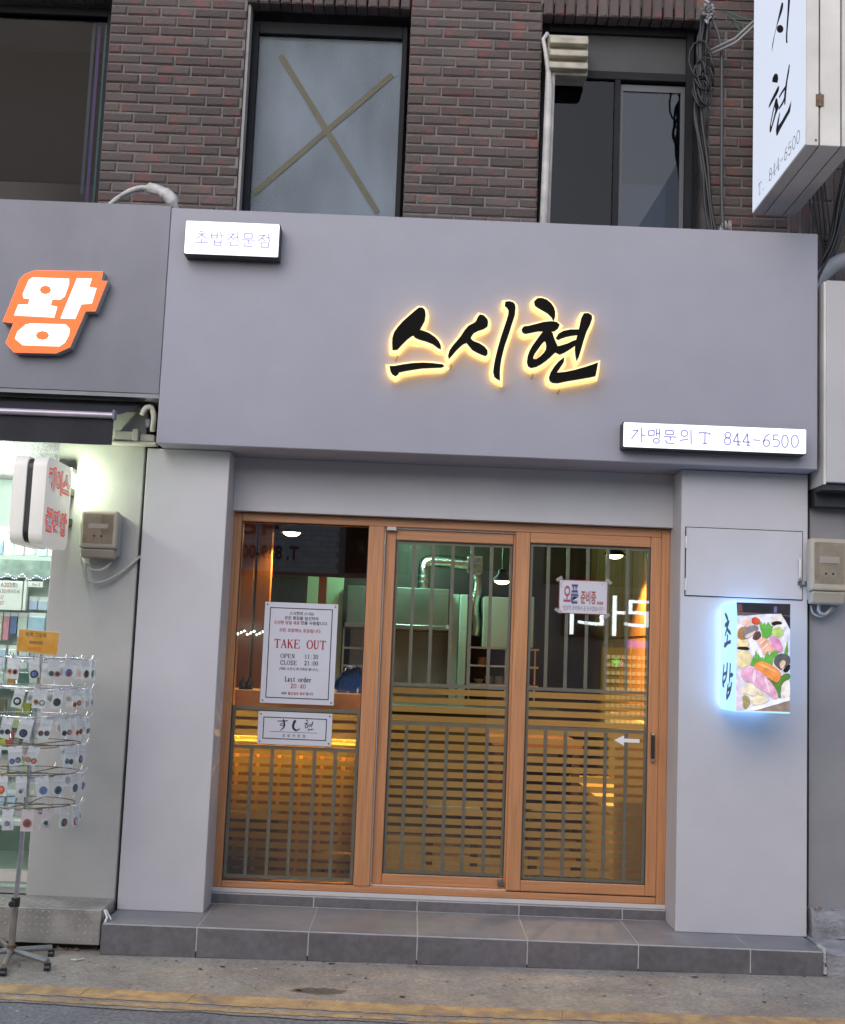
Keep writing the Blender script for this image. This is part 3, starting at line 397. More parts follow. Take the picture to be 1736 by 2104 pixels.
# ---------------------------------------------------------------- palette
paint = M('fascia_paint', (0.325, 0.32, 0.375), 0.55, blot=.06, bls=1.1, var=0.02, scale=6, bump=0.06, bscale=180)
paint_p = M('pillar_paint', (0.555, 0.54, 0.56), 0.6, blot=.05, bls=1.6, var=0.02, scale=5, bump=0.08, bscale=150)
paint_n = M('neighbour_paint', (0.208, 0.208, 0.245), 0.5, blot=.14, bls=1.6, stretch=(3, 3, .6), var=0.05, scale=1.8, bump=0.05, bscale=120)
stucco_n = M('neighbour_pillar_paint', (0.46, 0.45, 0.42), 0.65, var=0.10, scale=2.2, bump=0.12, bscale=120)
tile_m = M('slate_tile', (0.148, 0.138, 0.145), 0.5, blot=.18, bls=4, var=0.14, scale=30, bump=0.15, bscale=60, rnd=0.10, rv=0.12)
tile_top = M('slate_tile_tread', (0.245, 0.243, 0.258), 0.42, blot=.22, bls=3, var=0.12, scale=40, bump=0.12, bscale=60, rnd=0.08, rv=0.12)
grout = M('grout', (0.50, 0.48, 0.47), 0.8, var=0.12, scale=20)
asphalt = M('asphalt', (0.29, 0.285, 0.29), 0.85, var=0.30, scale=60, blot=.3, bls=1.5, bump=0.9, bscale=170, det=9)
concrete = M('gutter_concrete', (0.40, 0.358, 0.305), 0.85, var=0.20, scale=55, bump=0.9, bscale=95, det=9, blot=.30, bls=2.2)
brick_m = M('brick', (0.098, 0.078, 0.075), 0.85, col2=(0.205, 0.068, 0.062), scale=11, bump=0.7, bscale=90, rnd=0.24)
_r = [n for n in brick_m.node_tree.nodes if n.type == 'VALTORGB'][0].color_ramp
_r.elements[0].position = 0.52; _r.elements[1].position = 0.78
mortar = M('mortar', (0.17, 0.157, 0.152), 0.9, var=0.25, scale=14, bump=0.6, bscale=150)
wood_v = M('frame_wood_upright', (0.505, 0.232, 0.102), 0.42, var=0.17, scale=3, stretch=(34, 34, 1.1), det=6)
wood_h = M('frame_wood_level', (0.505, 0.232, 0.102), 0.42, var=0.17, scale=3, stretch=(1.1, 34, 34), det=6)
seal_m = M('white_track', (0.62, 0.58, 0.56), 0.4, var=0.05)
gasket = M('black_gasket', (0.02, 0.02, 0.02), 0.6)
lattice_m = M('lattice_bronze', (0.17, 0.158, 0.12), 0.45, metal=0.3, var=0.10, scale=20)
glass_m = clear('shop_glass', (0.975, 0.978, 0.962), base=0.03)
film_m = veil('frosted_film', (0.36, 0.315, 0.235), see=0.17, trans=0.92)
steel = M('brushed_steel', (0.55, 0.57, 0.56), 0.28, metal=1.0, var=0.12, scale=4, stretch=(1, 1, 20))
chrome = M('chrome', (0.75, 0.75, 0.76), 0.14, metal=1.0, var=0.08, scale=30)
dark_metal = M('dark_metal', (0.045, 0.047, 0.052), 0.45, metal=0.4, var=0.15)
black_p = M('black_plastic', (0.02, 0.02, 0.022), 0.4, var=0.15)
beige_p = M('beige_plastic', (0.42, 0.37, 0.29), 0.5, var=0.10, scale=7, bump=0.05)
grey_p = M('grey_plastic', (0.40, 0.38, 0.36), 0.5, var=0.10)
white_p = M('white_plastic', (0.75, 0.74, 0.72), 0.4, var=0.05)
cream_p = M('cream_plastic', (0.66, 0.62, 0.55), 0.38, var=0.07, scale=4)
frame_dk = M('dark_window_frame', (0.016, 0.017, 0.021), 0.6, var=0.2, spec=.15)
win_dark = clear('dark_window_glass', (0.35, 0.38, 0.42), ior=1.28)
red_ink = M('red_ink', sr(165, 22, 40), 0.6, var=0.05)
black_ink = M('black_ink', (0.012, 0.012, 0.016), 0.5, var=0.05)
def gz(x): return -0.2194 + 0.0089 * x
# ---------------------------------------------------------------- ground
o = MB().quad((-90, -90, gz(-90)), (90, -90, gz(90)), (90, 90, gz(90)), (-90, 90, gz(-90))).build('road', asphalt, recalc=False, loc=(0, -1, gz(0)))
tag(o, 'dark grey asphalt street in front of the shops', 'road', kind='structure')
def ytop(x):
    P = [(-9, -0.35), (-4, -0.66), (-1.82, -0.841), (-0.746, -0.934), (0.022, -0.985), (1.055, -0.997), (9, -1.0)]
    for (a, b), (c, d) in zip(P, P[1:]):
        if a <= x <= c: return b + (d - b) * (x - a) / (c - a)
    return -1
mb = MB()
nx = 120
for i in range(nx):
    x0, x1 = -9 + 18 * i / nx, -9 + 18 * (i + 1) / nx
    e = lambda x: ytop(x) - .262 - 0.010 * math.sin(x * 9) - 0.008 * math.sin(x * 23)
    mb.quad((x0, e(x0), gz(x0) + .004), (x1, e(x1), gz(x1) + .004), (x1, 0.6, gz(x1) + .004), (x0, 0.6, gz(x0) + .004))
tag(mb.build('pavement', concrete, recalc=False, loc=(0, -0.4, gz(0))), 'stained grey concrete gutter strip along the shop step', 'pavement', kind='structure')
yellow = M('worn_yellow_paint', sr(214, 178, 122), 0.85, col2=sr(182, 150, 114), scale=13, bump=0.7, bscale=140, det=9)
_r = [n for n in yellow.node_tree.nodes if n.type == 'VALTORGB'][0].color_ramp
_r.elements[0].position = 0.34; _r.elements[1].position = 0.56
e3 = _r.elements.new(0.70); e3.color = (0.27, 0.25, 0.23, 1)
rr = random.Random(3)
def band(name, off, wid, label):
    mb = MB(); x = -5.0
    while x < 5.0:
        L = rr.uniform(0.12, 0.5) if wid > 0.1 else rr.uniform(0.3, 0.8)
        n = max(3, int(L / 0.022)); sl = .022 if wid > .1 else 0
        A = []; C = []
        for k in range(n + 1):
            xx = x + L * k / n
            A.append((xx + sl, ytop(xx) - off + rr.uniform(-.008, .005)))
            C.append((xx, ytop(xx) - off - wid + rr.uniform(-.005, .009)))
        v = [(a[0], a[1], gz(a[0]) + .0065) for a in A] + [(c[0], c[1], gz(c[0]) + .0065) for c in C]
        mb.add(v, [(k, k + n + 1, k + n + 2, k + 1) for k in range(n)])
        x += L + rr.uniform(.001, .004)
    tag(mb.build(name, yellow, recalc=False, loc=(0, -1, gz(0))), label, 'road marking', kind='structure')
band('road_marking', 0.0, 0.148, 'wide cracked yellow line painted along the road edge')
band('road_marking', 0.185, 0.05, 'thin worn yellow line nearer the road')
# flakes and grit
mb = MB()
for i in range(260):
    x = rr.uniform(-2.6, 2.6); y = rr.uniform(-0.82, -0.31)
    if rr.random() < 0.2: y = rr.uniform(-1.4, -0.85)
    s = rr.uniform(.003, .011) * (2.0 if rr.random() < .08 else 1); a = rr.uniform(0, 3)
    z = gz(x) + .006
    p = [(x + s * math.cos(a + k * 1.57 + rr.uniform(-.4, .4)), y + s * .8 * math.sin(a + k * 1.57 + rr.uniform(-.4, .4)), z + rr.uniform(0, .003)) for k in range(4)]
    mb.mi = 0 if rr.random() < .45 else 1
    mb.quad(*p)
tag(mb.build('grit', [M('pale_flake', (0.5, 0.49, 0.47), 0.8), M('dark_grit', (0.07, 0.06, 0.055), 0.9)], recalc=False), 'pale flakes and dark grit scattered on the gutter', 'grit', kind='stuff')
stain = M('oil_stain', (0.05, 0.036, 0.028), 0.6, var=0.3, scale=20)
mb = MB(); cx_, cy_ = -0.43, -0.82
n = 40
mb.add([(cx_ + .13 * math.cos(2 * math.pi * k / n) * rr.uniform(.8, 1.15), cy_ + .05 * math.sin(2 * math.pi * k / n) * rr.uniform(.75, 1.2), gz(cx_) + .0075) for k in range(n)], [tuple(range(n))])
tag(mb.build('pavement_stain', veil('stain_veil', (0.045, 0.03, 0.022), see=0.62, trans=0.0), recalc=False), 'dark brown oily stain on the gutter before the doors', 'stain', kind='structure')
# ---------------------------------------------------------------- brick building above
bb = thing('brick_building', (0, 0.5, 0), 'dark red brick upper storey with three windows above the shopfronts', 'building')
YB = 0.40; CW, CH = 0.197, 0.060
ZT = 6.3
# mortar body as piers behind the bricks
piers = [(-2.008, -1.205), (-0.245, 0.535), (1.515, 3.4)]
for x0, x1 in piers:
    B(x0 + .004, x1 - .004, YB + .0085, YB + .42, 2.2, ZT).build('pier', mortar, bb)
for x0, x1, zb in ((-3.4, -2.004, 5.05), (-1.209, -0.241, 5.03), (0.531, 1.519, 5.03)):
    B(x0, x1, YB + .012, YB + .42, zb + .08, ZT).build('lintel', mortar, bb)
B(-3.4, 3.4, YB + .05, YB + .42, 2.2, 3.64).build('spandrel', mortar, bb)
def brick_mesh(w, h, d, seed):
    q = random.Random(seed); j = lambda s: q.uniform(-s, s); c = .0085
    v = []
    for (y, ins) in ((d, 0), (c, 0), (0, c)):
        for sx, sz in ((-1, -1), (1, -1), (1, 1), (-1, 1)):
            v.append((sx * (w / 2 - ins) + j(.0022), y + (j(.0018) if y == 0 else 0), sz * (h / 2 - ins) + j(.002)))
    f = []
    for a in (0, 4):
        for k in range(4):
            m_ = (k + 1) % 4
            f.append((a + k, a + m_, a + 4 + m_, a + 4 + k))
    f.append((8, 9, 10, 11))
    m_ = MB().add(v, f)
    return m_.mesh('brick', brick_m)
BM = {}
def brick(x0, x1, z0, z1, y=YB, parent=bb, d=.10):
    w = round(x1 - x0, 3); h = round(z1 - z0, 3)
    key = (w, h, random.randrange(4))
    if key not in BM: BM[key] = brick_mesh(w, h, d, hash(key) & 255)
    ob = bpy.data.objects.new('brick', BM[key]); COL.objects.link(ob); ob.parent = parent
    ob.location = Vector(((x0 + x1) / 2 + random.uniform(-.0015, .0015), y + random.uniform(-.003, .003), (z0 + z1) / 2)) - Vector(parent.location)
    return ob
def brick_box(mb, x0, x1, z0, z1, y=YB):
    mb.box(x0, x1, y, y + .1, z0, z1)
rest = MB()
def course(x0, x1, z, k, shown):
    off = (CW / 2 if k % 2 else 0)
    if k % 7 == 3: off += .02
    x = x0 - off
    while x < x1 - .012:
        a, b = max(x, x0) + .0038, min(x + CW, x1) - .0038
        if b - a > .02:
            if shown: brick(a, b, z + .0036, z + CH - .0036)
            else: brick_box(rest, a, b, z + .0036, z + CH - .0036)
        x += CW
k = 0; z = 3.665
while z < 5.225 - CH:
    for i, (x0, x1) in enumerate(piers):
        shown = 3.70 < z < (5.02 if i == 2 else 5.10)
        if i == 2:
            course(x0, 1.985, z, k, shown)
        else: course(x0, x1, z, k, shown)
    z += CH; k += 1
while z < ZT - CH:
    course(-3.4, 3.4, z, k, False)
    z += CH; k += 1
# soldier courses over the windows and at the right-hand corner
for x0, x1, zb in ((-3.4, -2.008, 5.03), (-1.205, -0.245, 5.03), (0.535, 1.515, 5.03)):
    x = x0
    while x < x1 - .03:
        if x > -2.5: brick(x + .004, min(x + .064, x1) - .004, zb, zb + .19, y=YB - .012)
        else: brick_box(rest, x + .004, x + .060, zb, zb + .19)
        x += .064
x = 1.99
while x < 2.5:
    for j in range(8):
        z0 = 3.35 + j * .2 + .01
        if x < 2.22 and z0 < 4.0: brick(x + .004, x + .060, z0, z0 + .19)
        else: brick_box(rest, x + .004, x + .060, z0, z0 + .19)
    x += .064
o = rest.build('upper_brick', brick_m, bb); o['kind'] = 'stuff'
# window jambs (brick returns) are the pier sides; windows
def jamb_strip(x, zb, zt):
    B(x - .008, x + .008, YB + .02, YB + .11, zb, zt).build('jamb_bead', M('pale_bead', (0.32, 0.30, 0.29), .7), bb)
jamb_strip(-1.197, 3.6, 5.03)
def room(x0, x1, mat_):
    mb = MB()
    mb.box(x0, x1, YB + 1.9, YB + 1.95, 3.5, 5.5)
    mb.box(x0, x1, YB + .4, YB + 1.9, 3.5, 3.52)
    mb.box(x0, x1, YB + .4, YB + 1.9, 5.45, 5.5)
    mb.build('room_wall', mat_, bb)
dkroom = M('dark_room', (0.17, 0.165, 0.17), 0.9, var=0.3, scale=1.5)
room(-3.4, 3.4, dkroom)
# window behind frosted sheet, taped with a cross
w = MB()
X0, X1, Z0, Z1, YW = -1.19, -0.262, 3.55, 4.99, YB + .15
for q in ((X0, X0 + .04, Z0, Z1), (X1 - .03, X1, Z0, Z1), (X0 + .04, X1 - .03, Z1 - .075, Z1), (X0 + .04, X1 - .03, Z0, Z0 + .03)):  # top rail thickened in the dark frame colour to paint the lintel's shadow
    w.box(q[0], q[1], YW - .02, YW + .05, q[2], q[3])
wo = w.build('window', frame_dk, bb, bevel=.003)
wo['label'] = 'window covered inside with pale sheet and taped with a mustard cross'
MB().box(X0 + .04, X1 - .03, YW, YW + .006, Z0 + .03, Z1 - .05).build('pane', clear('sheet_glass', (0.9, 0.93, 0.95), ior=1.14), wo)
sheet = M('pale_sheet', (0.19, 0.205, 0.23), 0.7, var=0.28, scale=2.2, stretch=(1.8, 1, .7), det=8)
MB().box(X0 + .04, X1 - .03, YW + .02, YW + .025, Z0 + .03, Z1 - .05).build('backing_sheet', sheet, wo)
tape = M('mustard_tape', (0.135, 0.102, 0.046), 0.6, var=0.14, scale=9)
def strip(a, b, wid, y, name, par, mat_):
    d = (Vector((b[0] - a[0], b[1] - a[1]))).normalized(); nx_, nz_ = -d.y * wid / 2, d.x * wid / 2
    loop = [(a[0] + nx_, a[1] + nz_), (b[0] + nx_, b[1] + nz_), (b[0] - nx_, b[1] - nz_), (a[0] - nx_, a[1] - nz_)]
    return MB().prism([loop], y, y + .0008, 'y').build(name, mat_, par)
strip((-1.02, 4.797), (-0.395, 3.845), .033, YW + .0125, 'tape_strip', wo, tape)
strip((-1.135, 3.93), (-0.345, 4.705), .033, YW + .0142, 'tape_strip', wo, tape)
# right-hand sliding window with transom
w = MB(); X0, X1, YW = 0.545, 1.455, YB + .15
for q in ((X0, X0 + .035, 3.5, 5.03), (X1 - .045, X1, 3.5, 5.03), (X0 + .035, X1 - .045, 4.715, 4.765), (X0 + .035, X1 - .045, 5.0, 5.05), (.985, 1.02, 3.5, 4.715), (X0 + .035, X1 - .045, 3.5, 3.53)):
    w.box(q[0], q[1], YW - .02, YW + .05, q[2], q[3])
wo = w.build('window', frame_dk, bb, bevel=.003)
wo['label'] = 'dark sliding window with a closed transom panel above'
B(X0 + .035, .985, YW, YW + .006, 3.53, 4.715).build('pane', win_dark, wo)
B(1.02, X1 - .045, YW + .02, YW + .026, 3.53, 4.715).build('pane', clear('hazy_glass', (0.55, 0.6, 0.65), ior=1.42), wo)
w = MB()
for q in ((1.02, 1.04, 3.53, 4.70), (1.385, 1.41, 3.53, 4.70), (1.04, 1.385, 4.66, 4.70)):
    w.box(q[0], q[1], YW + .012, YW + .034, q[2], q[3])
w.build('sash', M('grey_sash', (0.075, 0.08, 0.092), .5), wo)
B(.80, X1 - .045, YW + .005, YW + .02, 4.765, 5.0).build('transom_panel', M('transom_grey', (0.042, 0.042, 0.046), .55, var=.25, scale=3), wo)
B(1.06, 1.36, YW + .3, YW + .32, 3.53, 4.20).build('blind', M('blue_grey_blind', (0.12, 0.15, 0.19), .7, var=.2, scale=2), wo)
# left window with the shiny curtain strips
w = MB()
for q in ((-3.3, -3.26, 3.5, 5.03), (-2.06, -2.012, 3.5, 5.03), (-3.26, -2.06, 4.98, 5.03), (-3.26, -2.06, 3.5, 3.54)):
    w.box(q[0], q[1], YB + .13, YB + .20, q[2], q[3])
wo = w.build('window', frame_dk, bb, bevel=.003)
wo['label'] = 'dim left-hand window with shimmering green and violet strips inside'
B(-3.26, -2.06, YB + .15, YB + .156, 3.54, 4.98).build('pane', clear('brown_glass', (0.6, 0.58, 0.57), ior=1.14), wo)
B(-3.26, -2.06, YB + .6, YB + .62, 4.12, 4.98).build('blind', M('brown_grey_blind', (0.052, 0.048, 0.054), .8, var=.2, scale=1.2), wo)
for i, (xx, cA) in enumerate(((-2.082, (0.05, 0.60, 0.55)), (-2.125, (0.28, 0.20, 0.70)), (-2.158, (0.16, 0.30, 0.36)))):
    B(xx - .009, xx + .009, YB + .2, YB + .202, 3.8 + .05 * i, 4.98).build('foil_strip', M('foil_strip_%d' % i, cA, .3, col2=(cA[0] * .6, cA[1] * .55 + .05, cA[2] * 1.5), scale=2.5, stretch=(1, 1, 1.2)), wo)
B(-2.32, -2.13, YB + .5, YB + .75, 3.5, 3.86).build('carton', M('carton', (0.07, 0.05, 0.045), .8), wo)
# ---------------------------------------------------------------- sushi shop shell
shop = thing('sushi_shop', (0, 0.2, -0.08), 'small sushi shop with pale grey front and orange wood sliding doors', 'shop')
B(-1.5278, -1.0905, 0, .33, -.0798, 2.292).build('pillar', paint_p, shop, bevel=.003)
B(1.305, 1.9729, 0, .33, -.0798, 2.292).build('pillar', paint_p, shop, bevel=.003)
B(-1.4505, 1.9721, -.156, .36, 2.2945, 3.5577).build('fascia', paint, shop, bevel=.004)
B(-1.0895, 1.304, .205, .40, 2.003, 2.2935).build('header_wall', paint_p, shop)
# access panel
B(1.326, 1.9455, -.0025, .01, 1.6235, 1.9885).build('panel_gap', gasket, shop)
ap = B(1.331, 1.9405, -.011, -.0028, 1.6285, 1.9835).build('access_panel', paint_p, shop, bevel=.0015)
for zz in (1.905, 1.685):
    mb = B(1.3255, 1.333, -.016, -.003, zz - .03, zz + .03); mb.tube([(1.329, -.018, zz - .032), (1.329, -.018, zz + .032)], .004, 8)
    mb.build('hinge', white_p, ap)
mb = MB().tube(fillet([(1.922, -.011, 1.84), (1.922, -.035, 1.835), (1.922, -.035, 1.745), (1.922, -.011, 1.735)], .01), .005, 8)
mb.build('handle', white_p, ap, smooth=True)
mb = B(1.915, 1.972, -.02, -.010, 1.706, 1.724); mb.box(1.925, 1.935, -.026, -.02, 1.69, 1.73)
mb.tube([(1.968, -.022, 1.718), (1.980, -.03, 1.725), (1.995, -.04, 1.69), (2.008, -.045, 1.645)], .0028, 6)
mb.build('latch', chrome, ap)
# door frame
fr = MB()
fr.box(-1.101, -1.047, .267, .38, 0, 2.0); fr.box(1.257, 1.305, .267, .38, 0, 2.0); fr.box(-.349, -.262, .262, .38, .0345, 1.9525)
fr.mi = 1
fr.box(-1.0465, 1.2565, .2675, .38, 1.953, 1.9995); fr.box(-1.0465, 1.2565, .2675, .38, .0005, .034)
fr.build('door_frame', [wood_v, wood_h], shop, bevel=.004, seg=2)
tr = MB()
tr.box(-.262, .458, .288, .300, 1.9445, 1.9525); tr.box(-.262, 1.256, .290, .300, .0345, .040); tr.box(-.2615, -.255, .288, .300, .040, 1.944); tr.box(-.25, -.20, .262, .288, 1.934, 1.9525)
tr.build('track', seal_m, shop)
BARW = .0092
def panes(par, x0, x1, z0, z1, yc, bars, zfilm, pitch=.0492):
    B(x0 - .006, x1 + .006, yc - .012, yc + .012, z0 - .006, z1 + .006).build('pane', glass_m, par)
    g = MB()
    e = .004
    for q in ((x0, x0 + e, z0, z1), (x1 - e, x1, z0, z1), (x0 + e, x1 - e, z1 - e, z1), (x0 + e, x1 - e, z0, z0 + e)):
        g.box(q[0], q[1], yc - .0145, yc - .0125, q[2], q[3])
    g.build('gasket', gasket, par)
    for (bx0, bx1, bz0, bz1, dy) in bars:
        B(bx0, bx1, yc - .006 + dy, yc + .002 - dy, bz0, bz1).build('lattice_bar', lattice_m, par)
    z = zfilm
    while z > z0 + .03:
        B(x0 + .001, x1 - .001, yc + .006, yc + .0063, max(z - .0322, z0), z).build('film_strip', film_m, par)
        z -= pitch
vb = lambda x, a, b: (x - BARW, x + BARW, a, b, 0)
hb = lambda z, a, b: (a, b, z - BARW, z + BARW, .0012)
fx = thing('fixed_window', (-.7, .3, .03)); fx.parent = shop; fx.location = Vector((-.7, .3, .03)) - ORG[shop]
panes(fx, -1.047, -.349, .0345, 1.9525, .302,
      [vb(-1.035, .046, .952), vb(-.361, .046, .952)] + [vb(x, .058, .736) for x in (-.929, -.816, -.702, -.589, -.476)] + [hb(.941, -1.026, -.370), hb(.736, -1.026, -.370), hb(.056, -1.026, -.370)], .926)
def leaf(name, x0, x1, z0, z1, gx0, gx1, gz0, gz1, y0, y1, loc):
    L = thing(name, loc); L.parent = shop; L.location = Vector(loc) - ORG[shop]
    f = MB(); f.box(x0, gx0, y0, y1, z0, z1); f.box(gx1, x1, y0, y1, z0, z1); f.mi = 1
    f.box(gx0 + .0005, gx1 - .0005, y0 + .0006, y1, gz1, z1); f.box(gx0 + .0005, gx1 - .0005, y0 + .0006, y1, z0, gz0)
    f.build('leaf_frame', [wood_v, wood_h], L, bevel=.005, seg=2)
    return L
dm = leaf('sliding_door', -.254, .525, .0405, 1.944, -.199, .448, .098, 1.885, .3015, .3375, (.12, .32, .04))
panes(dm, -.199, .448, .098, 1.885, .318,
      [vb(-.191, .106, 1.878), vb(.440, .106, 1.878)] + [vb(x, 1.110, 1.866) for x in (-.095, .010, .118, .223, .331)] + [vb(x, .118, .882) for x in (-.099, .014, .120, .225, .338)]
      + [hb(1.876, -.182, .431), hb(1.100, -.182, .431), hb(.893, -.182, .431), hb(.108, -.182, .431)], 1.083)
mb = MB().tube([(.435, .302, .075), (.435, .285, .075)], .016, 14); mb.tube([(.435, .285, .075), (.435, .275, .075)], .010, 12); mb.box(.418, .428, .284, .296, .06, .09)
mb.build('lock', M('worn_steel', (.3, .3, .31), .35, metal=1, var=.3, scale=40), dm, smooth=True, ang=40)
dr = leaf('sliding_door', .459, 1.257, .0405, 1.9525, .537, 1.199, .097, 1.896, .264, .2995, (.85, .28, .04))
panes(dr, .537, 1.199, .097, 1.896, .284,
      [vb(.546, .106, 1.889), vb(1.190, .106, 1.889)] + [vb(x, 1.115, 1.877) for x in (.641, .748, .858, .967, 1.076)] + [vb(x, .118, .886) for x in (.651, .758, .869, .975, 1.086)]
      + [hb(1.887, .555, 1.181), hb(1.105, .555, 1.181), hb(.897, .555, 1.181), hb(.107, .555, 1.181)], 1.088)
mb = B(1.212, 1.232, .232, .246, .762, .882); mb.build('handle', black_p, dr, bevel=.004, seg=2)
mb = B(1.2135, 1.2305, .234, .2645, .8825, .898); mb.box(1.2135, 1.2305, .234, .2645, .745, .7615); mb.build('handle_mount', chrome, dr, bevel=.003)
mb = MB(); mb.prism([[(1.02, .849), (1.073, .876), (1.073, .8585), (1.157, .8585), (1.157, .839), (1.073, .839), (1.073, .820)]], .2712, .2716)
mb.build('arrow_sticker', M('white_sticker', (.8, .8, .82), .5, var=.02), dr)
dr['label'] = 'right sliding door with black grip and white arrow sticker'
# interior shell
wallwood = M('interior_wood', (0.30, 0.125, 0.035), 0.45, var=0.25, scale=2, stretch=(9, 9, .6), det=6)
wallwood_h = M('counter_wood', (0.42, 0.19, 0.05), 0.42, var=0.2, scale=2, stretch=(.7, 9, 9), det=6)
darkwood = M('dark_wood', (0.055, 0.024, 0.016), 0.5, var=0.35, scale=2, stretch=(8, 8, .7), det=6)
floor_m = M('interior_floor', (0.07, 0.046, 0.026), 0.35, var=0.2, scale=4)
B(-1.75, 1.6, .385, 4.2, -.06, -.001).build('interior_floor', floor_m, shop)
B(-1.75, 1.6, .405, 4.2, 2.42, 2.47).build('interior_ceiling', M('dark_ceiling', (.05, .045, .045), .8), shop)
B(-1.75, 1.6, 4.1, 4.2, -.001, 2.419).build('interior_wall', darkwood, shop)
B(-1.75, -1.7, .34, 4.099, -.001, 2.419).build('interior_wall', darkwood, shop)
rw = B(1.42, 1.6, .345, 4.099, -.001, 2.419).build('interior_wall', wallwood, shop)
for i in range(9):
    B(1.408, 1.4195, .42 + i * .4, .80 + i * .4, 1.44, 2.40).build('wall_panel', wallwood, rw, bevel=.003)
    B(1.408, 1.4195, .42 + i * .4, .80 + i * .4, .02, 1.425).build('wall_panel', wallwood, rw, bevel=.003)
B(-1.75, -1.09, .345, .38, -.07, 2.41).build('interior_wall', darkwood, shop)
# ---------------------------------------------------------------- entrance step
st = thing('entrance_step', (0.2, 0, gz(.2)), 'low dark slate tiled step with pale grout before the sliding doors', 'step')
B(-1.520, 1.955, -.2985, .5, gz(-1.6) - .05, -.0822).build('core', grout, st)
B(-1.098, 1.302, .2392, .42, -.0885, -.0228).build('core', grout, st)
SX = [-1.526, -1.067, -.529, -.004, .528, 1.064, 1.605, 1.96]
for a, b in zip(SX, SX[1:]):
    a2 = a + (.003 if a > -1.5 else 0); b2 = b - (.003 if b < 1.9 else .004)
    zb = gz((a + b) / 2) + .004
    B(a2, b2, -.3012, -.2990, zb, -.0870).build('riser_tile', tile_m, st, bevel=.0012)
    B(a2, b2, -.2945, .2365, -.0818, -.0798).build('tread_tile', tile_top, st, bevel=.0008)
B(-1.5275, -1.5205, -.2965, .0, gz(-1.5) + .004, -.0865).build('riser_tile', tile_m, st)
SX2 = [-1.101, -.551, -.006, .531, 1.076, 1.305]
for a, b in zip(SX2, SX2[1:]):
    a2 = a + (.003 if a > -1.1 else 0); b2 = b - (.003 if b < 1.3 else 0)
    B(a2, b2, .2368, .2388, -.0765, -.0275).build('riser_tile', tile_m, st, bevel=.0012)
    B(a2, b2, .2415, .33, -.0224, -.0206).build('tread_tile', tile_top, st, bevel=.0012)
mb = MB()
for i in range(7):
    z0 = gz(1.96) + .01 + i * .017
    mb.box(1.956 + random.uniform(0, .006), 1.972 + random.uniform(0, .012), -.285 + random.uniform(-.01, .01), -.2, z0, z0 + .02)
mb.build('mortar_smear', M('rough_mortar', (.5, .49, .48), .9, var=.3, scale=40), st, bevel=.004)
B(-1.52, 1.952, -.3005, -.2986, gz(-1.6) - .02, gz(2) + .006).build('painted_contact_shade', gasket, st)  # black strip painted in as the contact shadow under the riser tiles
B(-1.102, 1.306, .2585, .268, -.0204, .0002).build('sealant', seal_m, st)
# ---------------------------------------------------------------- main backlit letters
halo = glow('letter_halo', (1.0, 0.60, 0.20), 1.0)
back_glow = glow('letter_back_light', (1.0, 0.60, 0.22), 4.5)
halo_rim = glow('letter_rim', (1.0, 0.78, 0.40), 1.0)
sg = thing('channel_letter_sign', (0.55, -.16, 2.7), 'black brush lettering backlit warm yellow across the pale grey fascia', 'sign')
face = M('letter_face', (0.006, 0.005, 0.004), 0.7, var=0.2, scale=20, spec=.1)
for L in MAIN_LETTERS:
    ft = MB(); bd = MB(); rm = MB(); bk_ = MB(); i = 0
    for loops in L:
        i += 1
        loops = [offset_loop(loops[0], .0022)] + [offset_loop(h, -.0015) for h in loops[1:]]
        ft.prism(loops, YLET - .002 * i, YLET + .0155)
        out = [offset_loop(loops[0], .0180)] + [offset_loop(h, -.006) for h in loops[1:]]
        bd.prism(out, -.2005 - .0006 * i, -.1725)
        bk_.prism([offset_loop(loops[0], .012)] + [offset_loop(h, -.004) for h in loops[1:]], -.1722, -.1575)
        rm.prism([offset_loop(loops[0], .0105)] + [offset_loop(h, -.004) for h in loops[1:]], YLET + .016 - .0006 * i, -.2012 - .0006 * i)
    fo = ft.build('letter', face, sg)
    bd.build('light_body', halo, fo)
    rm.build('light_rim', halo_rim, fo)
    bk_.build('back_light', back_glow, fo)
mb = MB()
for L in MAIN_LETTERS:
    for loops in L[::2]:
        p = min(loops[0], key=lambda t: t[1])
        mb.tube([(p[0] + .01, -.172, p[1] - .012), (p[0] + .016, -.176, p[1] - .028), (p[0] + .006, -.16, p[1] - .045)], .0016, 5)
mb.build('lead_wire', black_p, sg)
# ---------------------------------------------------------------- light boxes
white_glow = glow('white_lightbox', (0.93, 0.97, 1.0), 1.0)
violet_ink = M('pale_violet_ink', (0.40, 0.36, 0.62), .5, var=.05, em=(0.30, 0.25, 0.66), est=0.34)
violet_ink2 = M('pale_violet_ink_dark', (0.30, 0.28, 0.52), .5, var=.05, em=(0.24, 0.21, 0.55), est=0.26)
def lightbox(x0, x1, z0, z1, strokes, counts, wd, ink, label):
    t = thing('light_box_sign', ((x0 + x1) / 2, -.156, z0), label, 'light box', None)
    B(x0, x1, -.245, -.1565, z0, z1).build('case', dark_metal, t, bevel=.004)
    mb = MB(); r = .010; pts_ = []
    for cx_, cz_, a0 in ((x1 - r, z1 - r, 0), (x0 + r, z1 - r, 90), (x0 + r, z0 + r, 180), (x1 - r, z0 + r, 270)):
        for k in range(4):
            a = math.radians(a0 + 30 * k); pts_.append((cx_ + r * math.cos(a), cz_ + r * math.sin(a)))
    pts_ = [(p[0] * .0 + p[0], p[1]) for p in pts_]
    fpts = offset_loop(pts_, -.004)
    mb.prism([fpts], -.2525, -.2455); mb.build('face', white_glow, t)
    i = 0
    for n_ in counts:
        mb = MB()
        for s in strokes[i:i + n_]: mb.stroke(s, wd, lambda u, v: (u, -.2535, v))
        mb.build('letter', ink, t, recalc=False); i += n_
